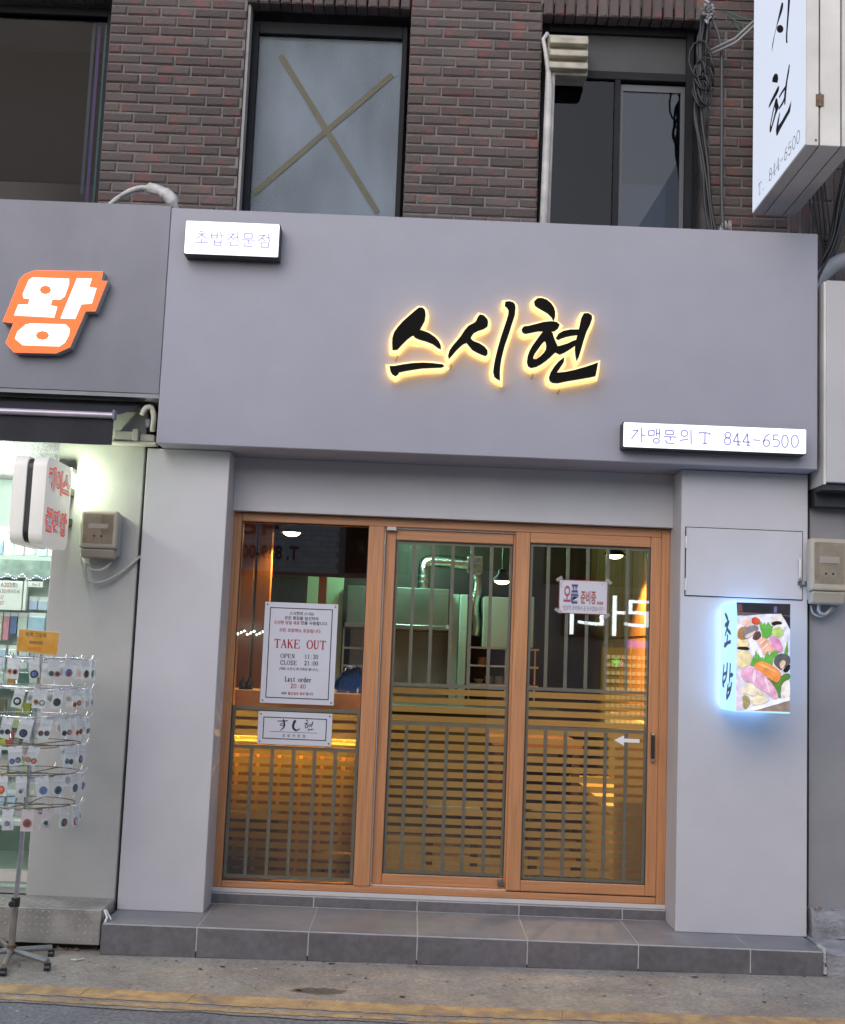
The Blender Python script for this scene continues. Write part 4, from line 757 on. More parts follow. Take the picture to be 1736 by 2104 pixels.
lightbox(-1.353, -.859, 3.277, 3.459, BOX_TEXT_A, (6, 10, 7, 8, 9), .0072, violet_ink, 'short lit white sign box at the upper left of the fascia')
lightbox(.945, 1.885, 2.354, 2.488, BOX_TEXT_B, (4, 8, 8, 3, 5, 1, 2, 4, 4, 1, 2, 3, 1, 1), .0074, violet_ink2, 'long lit white sign box with phone number at lower right of fascia')
# small projecting light box with food photograph
bs = thing('light_box_sign', (1.64, 0, 1.045), 'small lit box with a sushi photograph on the right pillar', 'light box')
side_glow = glow('cool_lightbox', (0.34, 0.60, 1.0), 1.05)
mb = B(1.511, 1.775, -.349, -.030, 1.048, 1.584); mb.build('case', side_glow, bs, bevel=.003)
B(1.527, 1.759, -.0295, -.001, 1.064, 1.568).build('back_light', glow('blue_back_light', (.22, .50, 1.0), 9), bs)
mb = MB(); smats = []
def soft(pl):
    for _ in range(2):
        pl = [q for a, b_ in zip(pl, pl[1:] + pl[:1]) for q in ((a[0] * .75 + b_[0] * .25, a[1] * .75 + b_[1] * .25), (a[0] * .25 + b_[0] * .75, a[1] * .25 + b_[1] * .75))]
    return pl
for i, (pl, c) in enumerate(SUSHI):
    if 7 <= i < len(SUSHI) - 3 and i not in (13, 26, 27): pl = soft(pl)
    gy = sum(c) / 3; c = [x * .82 + gy * .18 for x in c]; cl = sr(*c)
    mm = M('print_%d' % i, tuple(x * .6 for x in cl), .3, var=.12, scale=60, em=cl, est=.34)
    nt = mm.node_tree
    rp_ = [n for n in nt.nodes if n.type == 'VALTORGB'][0]
    nt.links.new(rp_.outputs[0], nt.nodes['Principled BSDF'].inputs['Emission Color'])
    [n for n in nt.nodes if n.type == 'TEX_NOISE'][0].inputs['Scale'].default_value = 34
    for e_, k_ in ((0, .74), (1, 1.16)): rp_.color_ramp.elements[e_].color = (*[min(1, x * k_) for x in cl], 1)
    smats.append(mm)
    if i >= 7 and i < len(SUSHI) - 3:
        mb.mi = len(SUSHI) + i - 7
        mb.prism([[(u + .0008, v - .0012) for u, v in offset_loop(pl, .0007)]], -.3502 - .00012 * i + .00006, -.3502 - .00012 * i + .00006)
    mb.mi = i
    mb.prism([pl], -.3502 - .00012 * i, -.3502 - .00012 * i)
smats += [M('print_shade_%d' % i, tuple(x * .35 for x in sr(*c)), .3, em=tuple(x * .45 for x in sr(*c)), est=.3) for i, (pl, c) in enumerate(SUSHI) if 7 <= i]
mb.build('printed_photo', smats, bs, recalc=False)
for part_ in (SIDE_TEXT[:5], SIDE_TEXT[5:]):
    mb = MB()
    for i, l in enumerate(part_): mb.prism([offset_loop(q_, .0045) for q_ in l], 1.5098 - .0001 * i, 1.5098 - .0001 * i, 'x')
    mb.build('letter', M('dark_teal_ink', (.008, .02, .035), .4), bs, recalc=False)
# ---------------------------------------------------------------- projecting blade sign, upper right
bl = thing('blade_sign', (1.81, 0.3, 3.74), 'tall lit projecting sign with brush lettering at the upper right', 'sign')
Y0, Y1, ZB, ZTOP = -.818, .10, 3.748, 5.75
alu = M('weathered_aluminium', (0.60, 0.575, 0.54), 0.5, metal=.25, var=.12, scale=4, bump=.08)
alu_d = M('weathered_aluminium_underside', (0.40, 0.38, 0.33), 0.6, metal=.2, var=.25, scale=9, bump=.15)
mb = B(1.695, 1.757, Y0, Y1, ZB, ZTOP); mb.build('frame', alu, bl, bevel=.003)
mb = B(1.763, 1.861, Y0, Y1, ZB, ZTOP); mb.build('frame', alu, bl, bevel=.003)
mb = B(1.867, 1.93, Y0, Y1, ZB, ZTOP); mb.build('frame', alu, bl, bevel=.003)
B(1.70, 1.925, Y0 + .012, Y1 - .012, ZB + .012, ZTOP - .01).build('core', gasket, bl)
blade_face = glow('blade_face', (0.78, 0.85, 1.0), .55)
B(1.6925, 1.6945, Y0 + .006, Y1 - .004, ZB + .010, ZTOP - .02).build('face', blade_face, bl)
for part_ in (BLADE_TEXT[:3], BLADE_TEXT[3:]):
    mb = MB()
    for i, l in enumerate(part_): mb.prism(l, 1.6918 - .0001 * i, 1.6918 - .0001 * i, 'x')
    mb.build('letter', M('blue_black_ink', (.008, .008, .02), .4), bl, recalc=False)
for i, ch_ in enumerate('T. 844-6500'):
    if ch_ == ' ': continue
    w1 = -.727 / 11; mb = MB(); serif(mb, ch_, -.015 + w1 * i, -.015 + w1 * (i + 1), 3.805, 3.868, lambda u, v: (1.6917, u, v), .10, .07)
    mb.build('letter', M('grey_ink', (.04, .045, .06), .5), bl, recalc=False)
mb = B(1.742, 1.7595, Y0 - .006, Y0 - .0002, 3.945, 4.003); mb.box(1.7605, 1.779, Y0 - .006, Y0 - .0002, 3.945, 4.003); mb.tube([(1.760, Y0 - .008, 3.942), (1.760, Y0 - .008, 4.006)], .005, 8)
for zz in (3.955, 3.975, 3.993):
    for xx in (1.75, 1.771): mb.disc((xx, Y0 - .0075, zz), .0035, (0, -1, 0), 8, .002)
hin = mb.build('hinge', M('rusty_steel', (.22, .15, .10), .7, metal=.4, var=.4, scale=60), bl)
mb = MB().disc((1.742, Y0 - .002, 3.775), .006, (0, -1, 0), 10, .002); mb.disc((1.742, Y0 - .004, 3.775), .003, (0, -1, 0), 8, .002)
mb.build('bolt', M('rust_bolt', (.2, .14, .1), .8, var=.3), bl)
mb = MB()
for zz in (4.2, 5.3): mb.box(1.78, 1.84, Y1 - .01, YB + .02, zz, zz + .05)
mb.build('bracket', dark_metal, bl)
# ---------------------------------------------------------------- notices on the glass
def nz_(x, y): # position inside the tall notice
    u = (x - (548 - 53 * (y - 925) / 915)) / 659
    return -.896 + u * .398, 1.516 - (y - 925 - 24 * u) / 914 * .545
paper = M('acrylic_white', (0.60, 0.60, 0.66), 0.35, var=0.02)
def notice(x0, x1, z0, z1, label, y=.2745):
    t = thing('notice_board', ((x0 + x1) / 2, y, z0), label, 'notice')
    B(x0, x1, y, y + .005, z0, z1).build('board', paper, t, bevel=.0012)
    b = MB(); i = .028; w_ = .005
    for q in ((x0 + i, x1 - i, z1 - i - w_, z1 - i), (x0 + i, x1 - i, z0 + i, z0 + i + w_), (x0 + i, x0 + i + w_, z0 + i + w_, z1 - i - w_), (x1 - i - w_, x1 - i, z0 + i + w_, z1 - i - w_)):
        b.quad((q[0], y - .0004, q[2]), (q[1], y - .0004, q[2]), (q[1], y - .0004, q[3]), (q[0], y - .0004, q[3]))
    b.build('border', black_ink, t, recalc=False)
    for sx in (x0 + .014, x1 - .014):
        for sz in (z0 + .014, z1 - .014):
            MB().disc((sx, y - .003, sz), .0042, (0, -1, 0), 12, .003).build('screw_cap', black_p, t)
    return t
nt_ = notice(-.896, -.498, .972, 1.5165, 'tall white opening hours notice with red capitals on the left pane')
PN = lambda u, v: (u, .2738, v)
bk, rd = black_ink, red_ink
def line(ink, s, xa, xb, yc, h, f=None, off=0.018):
    a = nz_(xa, yc + h / 2); b = nz_(xb, yc - h / 2)
    zc = nz_((xa + xb) / 2, yc)[1]; hh = h / 914 * .545
    mb = MB()
    if f: f(mb, s, a[0], b[0], zc - hh / 2, zc + hh / 2, PN)
    else: text(mb, s, a[0], b[0], zc - hh / 2, zc + hh / 2, PN, off)
    mb.build('text_line', ink, nt_, recalc=False)
line(bk, '스시현의 스시는', 765, 990, 1032, 34); line(bk, '모든 횟감을 엄선하여', 720, 1025, 1075, 34)
line(rd, '신선한 당일 재료', 625, 858, 1114, 34); line(bk, '만을 사용합니다.', 866, 1110, 1120, 34)
line(rd, '모든 초밥메뉴 포장됩니다.', 672, 1052, 1187, 34)
line(rd, 'TAKE OUT', 622, 1095, 1310, 74, serif)
line(bk, 'OPEN', 680, 815, 1417, 38, serif); line(bk, '11:30', 895, 1022, 1423, 38, serif)
line(bk, 'CLOSE', 677, 830, 1477, 38, serif); line(bk, '21:00', 892, 1020, 1482, 38, serif)
line(bk, '(재료 소진시 조기마감 됩니다.)', 670, 1020, 1537, 30)
line(bk, 'Last order', 718, 960, 1628, 44, serif); line(rd, '20:40', 767, 908, 1688, 38, serif)
line(bk, '매주', 688, 735, 1752, 27); line(rd, '월요일은 휴무', 745, 900, 1755, 27); line(bk, '됩니다.', 906, 975, 1757, 27)
n2 = notice(-.900, -.501, .754, .9275, 'small white name board with black brush lettering below the opening hours')
for part_ in (BRUSH[:3], BRUSH[3:4], BRUSH[4:]):
    mb = MB()
    for s in part_: mb.stroke([(p[0], p[1]) for p in s], [p[2] for p in s], lambda u, v: (u, .2738, v))
    mb.build('letter', black_ink, n2, recalc=False)
for i, ch_ in enumerate('초밥전문점'):
    mb = MB(); text(mb, ch_, -.765 + i * .027, -.750 + i * .027, .796, .811, PN, .01); mb.build('letter', black_ink, n2, recalc=False)
mb = MB(); mb.stroke([(-.832, .822), (-.578, .822)], .0022, lambda u, v: (u, .2738, v)); mb.build('rule', black_ink, n2, recalc=False)
# taped paper on the right door
pp = thing('paper_notice', (.835, .27, 1.518), 'taped paper with large pink and blue lettering on the right door', 'paper')
YP = .2695
B(.702, .967, YP, YP + .0006, 1.518, 1.702).build('sheet', M('copy_paper', (.62, .60, .66), .7, var=.02), pp)
b = MB()
for q in ((.702, .967, 1.6975, 1.702), (.702, .967, 1.518, 1.5215), (.702, .7055, 1.5215, 1.6975), (.9635, .967, 1.5215, 1.6975)):
    b.quad((q[0], YP - .0003, q[2]), (q[1], YP - .0003, q[2]), (q[1], YP - .0003, q[3]), (q[0], YP - .0003, q[3]))
b.build('border', M('red_border', sr(165, 80, 82), .6), pp, recalc=False)
for cx_, cz_, sx, sz in ((.708, 1.695, 1, -1), (.961, 1.695, -1, -1), (.708, 1.524, 1, 1), (.961, 1.524, -1, 1)):
    b = MB()
    for i in range(22):
        u, v = random.random() * .04, random.random() * .04
        if u + v < .042:
            r_ = random.uniform(.0012, .003)
            b.disc((cx_ + sx * u, YP - .00035, cz_ + sz * v), r_, (0, -1, 0), 6)
    b.build('corner_ornament', M('gold_print', sr(170, 130, 100), .6, var=.3, scale=200), pp, recalc=False)
PP = lambda dy: (lambda u, v: (u, YP - dy, v))
def colour_text(s, u0, u1, v0, v1, mat_, e=.0022):
    w_ = MB(); text(w_, s, u0 - e, u1 + e, v0 - e, v1 + e, PP(.0004), .045); w_.build('lettering_outline', black_ink, pp, recalc=False)
    w_ = MB(); text(w_, s, u0 - e * .4, u1 + e * .4, v0 - e * .4, v1 + e * .4, PP(.0007), .03); w_.build('lettering_outline', M('white_outline', (.7, .68, .72), .6), pp, recalc=False)
    w_ = MB(); text(w_, s, u0, u1, v0, v1, PP(.0010), .012); w_.build('lettering', mat_, pp, recalc=False)
colour_text('오', .728, .765, 1.582, 1.668, M('pink_ink', sr(176, 48, 92), .6))
colour_text('픈', .768, .806, 1.574, 1.676, M('blue_ink', sr(38, 62, 138), .6))
colour_text('준비중', .822, .902, 1.574, 1.644, M('brick_ink', sr(172, 62, 58), .6))
colour_text('...', .912, .942, 1.573, 1.588, M('brick_ink', sr(172, 62, 58), .6))
mb = MB(); text(mb, '"정성껏 준비해서 곧 모시겠습니다"', .722, .945, 1.536, 1.562, PP(.0004)); mb.build('lettering', M('navy_ink', (.025, .025, .05), .6), pp, recalc=False)
cl_tape = veil('clear_tape', (.8, .8, .82), see=.7, trans=.3)
for cx_, cz_, a in ((.702, 1.705, .6), (.972, 1.700, -.7), (.698, 1.532, -.5), (.965, 1.512, .7)):
    d = Vector((math.cos(a), math.sin(a))) * .018; n_ = Vector((-d.y, d.x)) * .5
    MB().prism([[(cx_ - d.x - n_.x, cz_ - d.y - n_.y), (cx_ + d.x - n_.x, cz_ + d.y - n_.y), (cx_ + d.x + n_.x, cz_ + d.y + n_.y), (cx_ - d.x + n_.x, cz_ - d.y + n_.y)]], YP - .0016, YP - .0018).build('tape', cl_tape, pp)
# ---------------------------------------------------------------- things on the upper wall
vh = thing('vent_hood', (.685, YB, 4.66), 'beige louvred vent hood at the top of the right window', 'vent')
mb = B(.565, .80, YB - .02, YB + .12, 4.655, 4.90); mb.build('box', M('dirty_beige', (.40, .37, .30), .6, var=.25, scale=12), vh, bevel=.004)
for i in range(3):
    zz = 4.885 - i * .076
    mb = MB(); pr = [(YB - .02, zz), (YB - .075, zz - .03), (YB - .078, zz - .066), (YB - .02, zz - .066)]
    mb.prism([pr], .572, .795, 'x'); mb.build('louvre', MATS['dirty_beige'], vh, bevel=.004)
mb = MB().tube([(.56, YB - .03, 4.9), (.535, YB - .035, 4.86), (.55, YB - .04, 4.78), (.57, YB - .04, 4.66), (.575, YB - .05, 4.55), (.57, YB - .05, 4.0), (.565, YB - .05, 3.56)], [.012, .012, .012, .016, .024, .024, .024], 10)
mb.tube([(.60, YB - .02, 4.66), (.598, YB - .03, 4.3), (.592, YB - .03, 3.56)], .012, 8)
tag(mb.build('drain_pipe', M('dirty_white_pvc', (.48, .46, .45), .5, var=.18, scale=14), smooth=True), 'dirty white pipe running down left of the dark sliding window', 'pipe')
hp = MB().tube(fillet([(-1.93, .15, 3.60), (-1.80, .12, 3.72), (-1.69, .10, 3.765), (-1.58, .1, 3.75), (-1.51, .1, 3.705), (-1.46, .13, 3.60)], .08), [.012] * 6 + [.014] * 6 + [.03] * 6 + [.036] * 6 + [.02] * 2, 12)
rng = random.Random(5)
hp.v = [tuple(c + rng.uniform(-.002, .002) for c in p) for p in hp.v]
hp.tube(fillet([(-1.95, .17, 3.60), (-1.82, .14, 3.70), (-1.70, .12, 3.745)], .06), .008, 8)
tag(hp.build('taped_hose', M('taped_hose_wrap', (.50, .49, .48), .6, var=.22, scale=24, bump=.3, bscale=60), smooth=True), 'white taped hose arching over the top of the left fascia', 'hose')
# cable bundle beside the right window
cab = M('black_cable', (.018, .018, .02), .5, var=.3)
def cables(name, n, path, spread, rad, label, seed, mat_=cab, group=None):
    q = random.Random(seed); mb = MB()
    for i in range(n):
        o_ = Vector((q.uniform(-1, 1), q.uniform(-1, .4), 0)) * spread
        pts2 = []
        for p in path:
            w_ = Vector((q.uniform(-1, 1), q.uniform(-.6, .3), q.uniform(-.5, .5))) * spread * .8
            pts2.append(Vector(p) + o_ + w_)
        mb.tube(fillet(pts2, .12, 4), q.uniform(*rad), 6)
    return tag(mb.build(name, mat_, smooth=True), label, 'cables', group)
cables('cable_bundle', 9, [(1.475, .33, 5.02), (1.45, .33, 4.85), (1.46, .33, 4.65), (1.44, .33, 4.45), (1.48, .32, 4.1), (1.50, .3, 3.85), (1.53, .27, 3.6)], .022, (.006, .011), 'thick tangle of black cables hanging beside the right window', 1)
mb = MB(); q = random.Random(11)
for i in range(7):
    c = Vector((1.45 + q.uniform(-.02, .05), .30, 4.62 + q.uniform(-.08, .12))); a = q.uniform(.05, .10); b_ = q.uniform(.06, .15)
    mb.tube([c + Vector((a * .6 * math.cos(t * .52), -.02 * math.sin(t), b_ * math.sin(t * .52))) for t in range(13)], q.uniform(.004, .007), 6)
tag(mb.build('cable_loops', cab, smooth=True), 'coiled loops of black cable on the cable tangle', 'cables')
tag(MB().tube(fillet([(1.50, .31, 5.02), (1.565, .31, 4.86), (1.572, .32, 4.5), (1.575, .31, 3.9), (1.585, .28, 3.6)], .1), .010, 8).build('cable', M('grey_cable', (.06, .06, .065), .5), smooth=True), 'single grey cable running straight down right of the tangle', 'cable')
mb = MB(); q = random.Random(4)
for i in range(26):
    x, z = 1.48 + q.gauss(0, .022), 5.02 + q.gauss(0, .028)
    mb.tube([(x, .30 + q.uniform(-.03, .03), z), (x + q.uniform(-.03, .03), .29, z + q.uniform(-.03, .03))], q.uniform(.004, .010), 5)
tag(mb.build('taped_splice', [M('splice_mix', (.05, .05, .06), .5, col2=(.5, .49, .5), scale=30)]), 'knot of taped wire ends above the cable tangle', 'wire splice')
mb = MB()
for i, (a, b_) in enumerate((((1.50, .3, 4.80), (1.74, .12, 4.93)), ((1.51, .3, 4.78), (1.74, .12, 4.90)))):
    mb.tube([a, ((a[0] + b_[0]) / 2, .22, (a[2] + b_[2]) / 2 - .03), b_], .008, 6)
tag(mb.build('sign_feed_cable', M('pale_grey_cable', (.3, .3, .31), .5), smooth=True), 'pale cables looping from the tangle to the tall projecting sign', 'cable')
mb = MB()
for i in range(3):
    mb.tube([(1.57 + .03 * i, .33, 5.06 - .03 * i), (1.66, .28, 5.0 - .04 * i), (1.74, .2, 4.93 - .02 * i)], .004, 5)
tag(mb.build('green_wire', M('green_wire', (.05, .14, .10), .5), smooth=True), 'thin green wires reaching to the tall projecting sign', 'wire')
mb = MB(); q = random.Random(8)
for i in range(14):
    x = 1.555 + q.gauss(0, .02)
    mb.tube([(x, .2, 3.55), (x + q.uniform(-.02, .02), .18, 3.70 + q.uniform(-.02, .04))], q.uniform(.003, .007), 5)
tag(mb.build('wire_stubs', [M('stub_mix', (.08, .08, .09), .5, col2=(.5, .5, .5), scale=25)]), 'cluster of cut wire stubs at the fascia top', 'wire splice')
cables('cable_bundle', 8, [(2.30, .2, 4.3), (2.24, .2, 4.05), (2.20, .18, 3.85), (2.16, .15, 3.62), (2.05, .1, 3.42), (2.0, .1, 3.3)], .024, (.006, .012), 'black cables sagging at the right edge under the projecting sign', 21)
mb = MB(); q = random.Random(13)
for i in range(5):
    mb.tube(fillet([(2.07 + .02 * i, .33, 4.2), (2.08 + .03 * i, .3, 3.85 - .04 * i), (2.15, .28, 3.66 - .03 * i), (2.25, .28, 3.72)], .1), q.uniform(.004, .007), 6)
tag(mb.build('drooping_cables', cab, smooth=True), 'thin black cables drooping over the upright bricks at right', 'cables')
tag(MB().tube(fillet([(2.0, .12, 3.28), (2.06, .12, 3.40), (2.16, .12, 3.50), (2.40, .14, 3.56)], .09), .045, 14).build('conduit', M('grey_conduit', (.24, .25, .28), .5, var=.1), smooth=True), 'thick grey conduit bending behind the right neighbour sign', 'conduit')
# ---------------------------------------------------------------- left neighbour: phone case shop
ns = thing('phone_case_shop', (-2.2, .1, -.04), 'grey fronted phone accessory shop at the left edge, lit pale green', 'shop')
B(-3.6, -1.4555, -.140, .36, 2.556, 3.574).build('fascia', paint_n, ns, bevel=.003)
B(-3.6, -1.4565, -.135, .36, 2.535, 2.5555).build('fascia_trim', M('fascia_trim', (.25, .25, .27), .5), ns)
B(-2.004, -1.549, .030, .42, -.04, 2.52).build('pillar', stucco_n, ns, bevel=.004)
B(-1.547, -1.5295, .06, .40, -.2, 2.55).build('gap', gasket, ns)
B(-3.6, -1.55, .031, .40, 2.5205, 2.534).build('soffit', stucco_n, ns)
wf = MB()
for q in ((-3.5, -2.005, .012, .062), (-3.5, -2.005, 2.42, 2.5)):
    wf.box(q[0], q[1], .14, .20, q[2], q[3])
wf.build('window_frame', cream_p, ns)
B(-3.5, -2.006, .165, .173, .062, 2.42).build('pane', clear('neighbour_glass', (.93, .97, .95)), ns)
mint = M('mint_wall', (.55, .60, .56), .7, var=.08)
mb = B(-3.5, -1.75, 1.3, 1.33, -.03, 2.5); mb.box(-1.78, -1.75, .42, 1.3, -.03, 2.5); mb.box(-3.5, -1.75, .21, 1.33, -.06, -.031); mb.box(-3.5, -3.47, .2, 1.3, -.03, 2.5); mb.box(-3.5, -1.75, .401, 1.3, 2.45, 2.5)
mb.build('interior_wall', mint, ns)
B(-3.4, -2.01, .50, .52, .30, 1.70).build('display_board', M('slat_board', (.55, .62, .57), .6, var=.06), ns)
B(-3.4, -2.01, .30, .52, .27, .295).build('shelf', white_p, ns); B(-3.4, -2.01, .36, .499, .99, 1.005).build('shelf', white_p, ns); B(-3.4, -2.01, .36, .499, .66, .675).build('shelf', white_p, ns)
B(-3.4, -2.0, .42, .499, 1.60, 1.70).build('header_board', M('green_grey_print', (.22, .28, .25), .6, var=.4, scale=14), ns)
tl = thing('tube_lamp', (-2.75, .5, 1.84), 'lit white tube lamp inside the left shop window', 'lamp')
MB().tube([(-3.3, .46, 1.86), (-2.36, .46, 1.835)], .016, 10).build('tube', glow('neighbour_tube', (.88, 1.0, .93), 9), tl)
B(-3.32, -2.34, .465, .50, 1.85, 1.885).build('holder', white_p, tl)
def lamp_light(name, par, loc, e, col, rad=.05, typ='POINT', **kw):
    d = bpy.data.lights.new(name, typ); d.energy = e; d.color = col
    if typ == 'POINT' or typ == 'SPOT': d.shadow_soft_size = rad
    for k_, v_ in kw.items(): setattr(d, k_, v_)
    l = bpy.data.objects.new(name, d); COL.objects.link(l); l.parent = par
    l.location = Vector(loc) - ORG[par]
    return l
lamp_light('tube_light', tl, (-2.5, .30, 2.1), 46, (.90, 1, .93), .12)
# goods in the window
pc = lambda n, c: M('pack_' + n, sr(*c), .4, var=.10, scale=25)
def pack(x0, x1, z0, z1, mat_, label, y=.44, group=None, header=True):
    t = thing('phone_case_pack', ((x0 + x1) / 2, y, z0), label, 'package', group)
    B(x0, x1, y, y + .018, z0, z1 - (.022 if header else 0)).build('case', mat_, t, bevel=.003)
    if header: B(x0, x1, y + .004, y + .010, z1 - .0215, z1).build('header_card', white_p, t)
pack(-2.440, -2.398, 1.245, 1.405, pc('lime', (190, 195, 70)), 'lime green phone case pack in the window, leftmost in its row')
pack(-2.394, -2.372, 1.25, 1.405, pc('cream', (205, 200, 180)), 'narrow cream phone case pack beside the lime one')
pack(-2.366, -2.332, 1.25, 1.405, pc('pink', (205, 140, 160)), 'pink phone case pack in the shop window')
pack(-2.328, -2.290, 1.285, 1.408, pc('blue', (95, 115, 155)), 'blue patterned phone case pack in the shop window')
pack(-2.286, -2.234, 1.27, 1.408, pc('marble', (195, 205, 195)), 'pale marbled phone case pack in the shop window')
pack(-2.230, -2.135, 1.25, 1.41, pc('sky', (165, 190, 210)), 'wide pale blue phone case pack beside the grey pillar')
pack(-2.232, -2.185, 1.425, 1.50, pc('clear_a', (175, 185, 215)), 'small lilac case pack under the pen sign')
pack(-2.180, -2.128, 1.425, 1.50, pc('clear_b', (185, 200, 215)), 'small clear case pack at the end under the pen sign')
for i, (x0, x1, z0, z1, c, n) in enumerate(((-2.305, -2.262, 1.01, 1.08, (150, 105, 50), 'brown striped box on the window shelf'), (-2.248, -2.19, 1.01, 1.08, (70, 95, 90), 'dark green box on the window shelf'), (-2.40, -2.33, 1.01, 1.075, (190, 200, 195), 'pale box at the left of the upper shelf'),
        (-2.246, -2.165, .85, .925, (150, 150, 60), 'olive yellow box hung over the middle shelf'), (-2.38, -2.30, .85, .93, (120, 110, 90), 'tan box over the middle shelf'), (-2.325, -2.288, .68, .765, (175, 180, 60), 'lime box on the lower window shelf'), (-2.284, -2.25, .68, .765, (190, 75, 85), 'red box on the lower window shelf'), (-2.217, -2.182, .68, .765, (40, 65, 55), 'dark green box on the lower window shelf'), (-2.40, -2.335, .68, .76, (60, 60, 60), 'black box at the left of the lower shelf'))):
    pack(x0, x1, z0, z1, pc('b%d' % i, c), n, y=.40, header=False)
ORD = ['first', 'second', 'third', 'fourth', 'fifth', 'sixth', 'seventh', 'eighth', 'ninth']
q = random.Random(31)
for r_, (z0, z1, rn_) in enumerate(((1.09, 1.225, 'just below the upper case packs'), (.77, .84, 'above the lower window shelf'), (.50, .63, 'below the lower window shelf'), (.315, .44, 'lowest in the window'), (1.72, 1.83, 'under the window tube lamp'))):
    for i in range(7):
        x1 = -2.03 - i * .062 - q.uniform(0, .008); c = q.choice(((200, 205, 210), (180, 195, 215), (215, 200, 190), (160, 175, 170), (205, 170, 180), (190, 200, 150), (120, 130, 150), (225, 225, 220)))
        pack(x1 - .05, x1, z0 + q.uniform(0, .012), z1, pc('g%d%d' % (r_, i), c), 'small case pack %s, %s from the pillar' % (rn_, ORD[i]), y=.445)
pl = thing('price_placard', (-2.33, .42, 1.416), 'white placard listing phone models in red and black', 'placard')
B(-2.46, -2.268, .425, .430, 1.418, 1.582).build('board', white_p, pl, bevel=.002)
PQ = lambda u, v: (u, .4244, v)
mb = MB(); mr_ = MB()
text(mb, 'A', -2.391, -2.374, 1.546, 1.570, PQ); text(mr_, '202', -2.372, -2.334, 1.546, 1.570, PQ); text(mb, '(젤2)', -2.332, -2.298, 1.543, 1.572, PQ)
text(mb, 'A', -2.402, -2.386, 1.510, 1.533, PQ); text(mr_, '30', -2.384, -2.362, 1.510, 1.533, PQ); text(mb, '(와이드4)', -2.358, -2.284, 1.508, 1.535, PQ)
text(mr_, 'A37', -2.402, -2.369, 1.478, 1.499, PQ); text(mr_, 'A57', -2.402, -2.366, 1.446, 1.467, PQ)
mb.build('lettering', black_ink, pl, recalc=False); mr_.build('lettering', red_ink, pl, recalc=False)
B(-2.262, -2.245, .425, .46, 1.42, 1.60).build('post', white_p, ns, bevel=.002)
ps = thing('pen_sign', (-2.2, .42, 1.55), 'small white header sign above the clear packs', 'sign')
B(-2.242, -2.157, .425, .43, 1.552, 1.584).build('board', white_p, ps)
mb = MB(); text(mb, 'Pen 3', -2.215, -2.175, 1.558, 1.574, PQ); mb.build('lettering', M('grey_print', (.12, .12, .12), .6), ps, recalc=False)
ls = thing('light_string', (-2.27, .41, 1.60), 'string of tiny violet white lights above the window goods', 'light string')
mb = MB(); q = random.Random(2)
for i in range(30):
    x = -2.45 + i * .0115; z = 1.605 + .012 * math.sin(i * .9) + q.uniform(-.004, .004)
    mb.lathe([(0, -.003), (.003, 0), (0, .003)], (x, .405, z), 6)
mb.build('bulb', glow('violet_led', (.72, .62, 1.0), 5), ls)
MB().tube([(-2.45 + i * .0115, .407, 1.608 + .012 * math.sin(i * .9)) for i in range(30)], .0012, 4).build('wire', black_p, ls)
# tread plate step
tp = thing('tread_plate_step', (-2.4, -.1, gz(-2.4)), 'worn metal checker plate step before the left shop', 'step')
plate = M('checker_plate', (.42, .40, .37), .42, metal=.55, var=.28, scale=7, bump=.15, bscale=60, rv=.15)
B(-3.6, -1.541, -.262, .028, -.195, -.030).build('plate', plate, tp, bevel=.003)
mb = MB()
def lug(c, du, dv, n_):
    c = Vector(c); n_ = Vector(n_)
    p = [c + du * .011, c + dv * .0038, c - du * .011, c - dv * .0038]
    t_ = [c + du * .006 + n_ * .0022, c - du * .006 + n_ * .0022]
    mb.add(p + t_, [(0, 1, 5, 4)[:3] + (4,), (1, 2, 5, 4), (2, 3, 5), (3, 0, 4, 5)])
for i in range(50):
    for j in range(9):
        s = 1 if (i + j) % 2 else -1
        x = -1.555 - i * .030; y = -.25 + j * .031
        if x > -3: lug((x, y, -.0299), Vector((.7, .7 * s, 0)), Vector((-.7 * s, .7, 0)), (0, 0, 1))
    for j in range(5):
        s = 1 if (i + j) % 2 else -1
        lug((-1.555 - i * .030, -.2621, -.045 - j * .032), Vector((.7, 0, .7 * s)), Vector((-.7 * s, 0, .7)), (0, -1, 0))
mb.build('lugs', plate, tp)['kind'] = 'stuff'
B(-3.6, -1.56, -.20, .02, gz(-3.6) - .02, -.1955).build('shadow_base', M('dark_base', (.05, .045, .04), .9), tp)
mb = MB(); q = random.Random(6)
for i in range(26):
    x = q.uniform(-2.05, -1.56); s = q.uniform(.008, .022); a = q.uniform(0, 3); y = q.uniform(-.25, -.215)
    mb.add([(x + s * math.cos(a), y, gz(x) + .005 + q.uniform(0, .012)), (x - s * .5, y - .01, gz(x) + .006), (x - s * math.cos(a), y + .005, gz(x) + .006 + q.uniform(0, .02)), (x + s * .4, y + .012, gz(x) + .008)], [(0, 1, 2, 3)])
tag(mb.build('dry_leaves', M('dry_leaf', (.26, .18, .14), .9, var=.4, scale=40), recalc=False), 'dry leaf litter caught under the checker plate step', 'leaf litter', kind='stuff')
mb = MB().tube([(-1.53, -.25, -.03), (-1.51, -.27, -.06), (-1.525, -.29, -.11)], .006, 5)
mb.tube([(-1.53, -.22, -.035), (-1.49, -.27, -.07)], .004, 5); mb.tube([(-1.63, -.42, gz(-1.6) + .008), (-1.60, -.44, gz(-1.6) + .012), (-1.575, -.40, gz(-1.6) + .009)], .004, 5)
tag(mb.build('plastic_tie', white_p), 'scrap of white plastic strip stuck between the two steps', 'scrap')
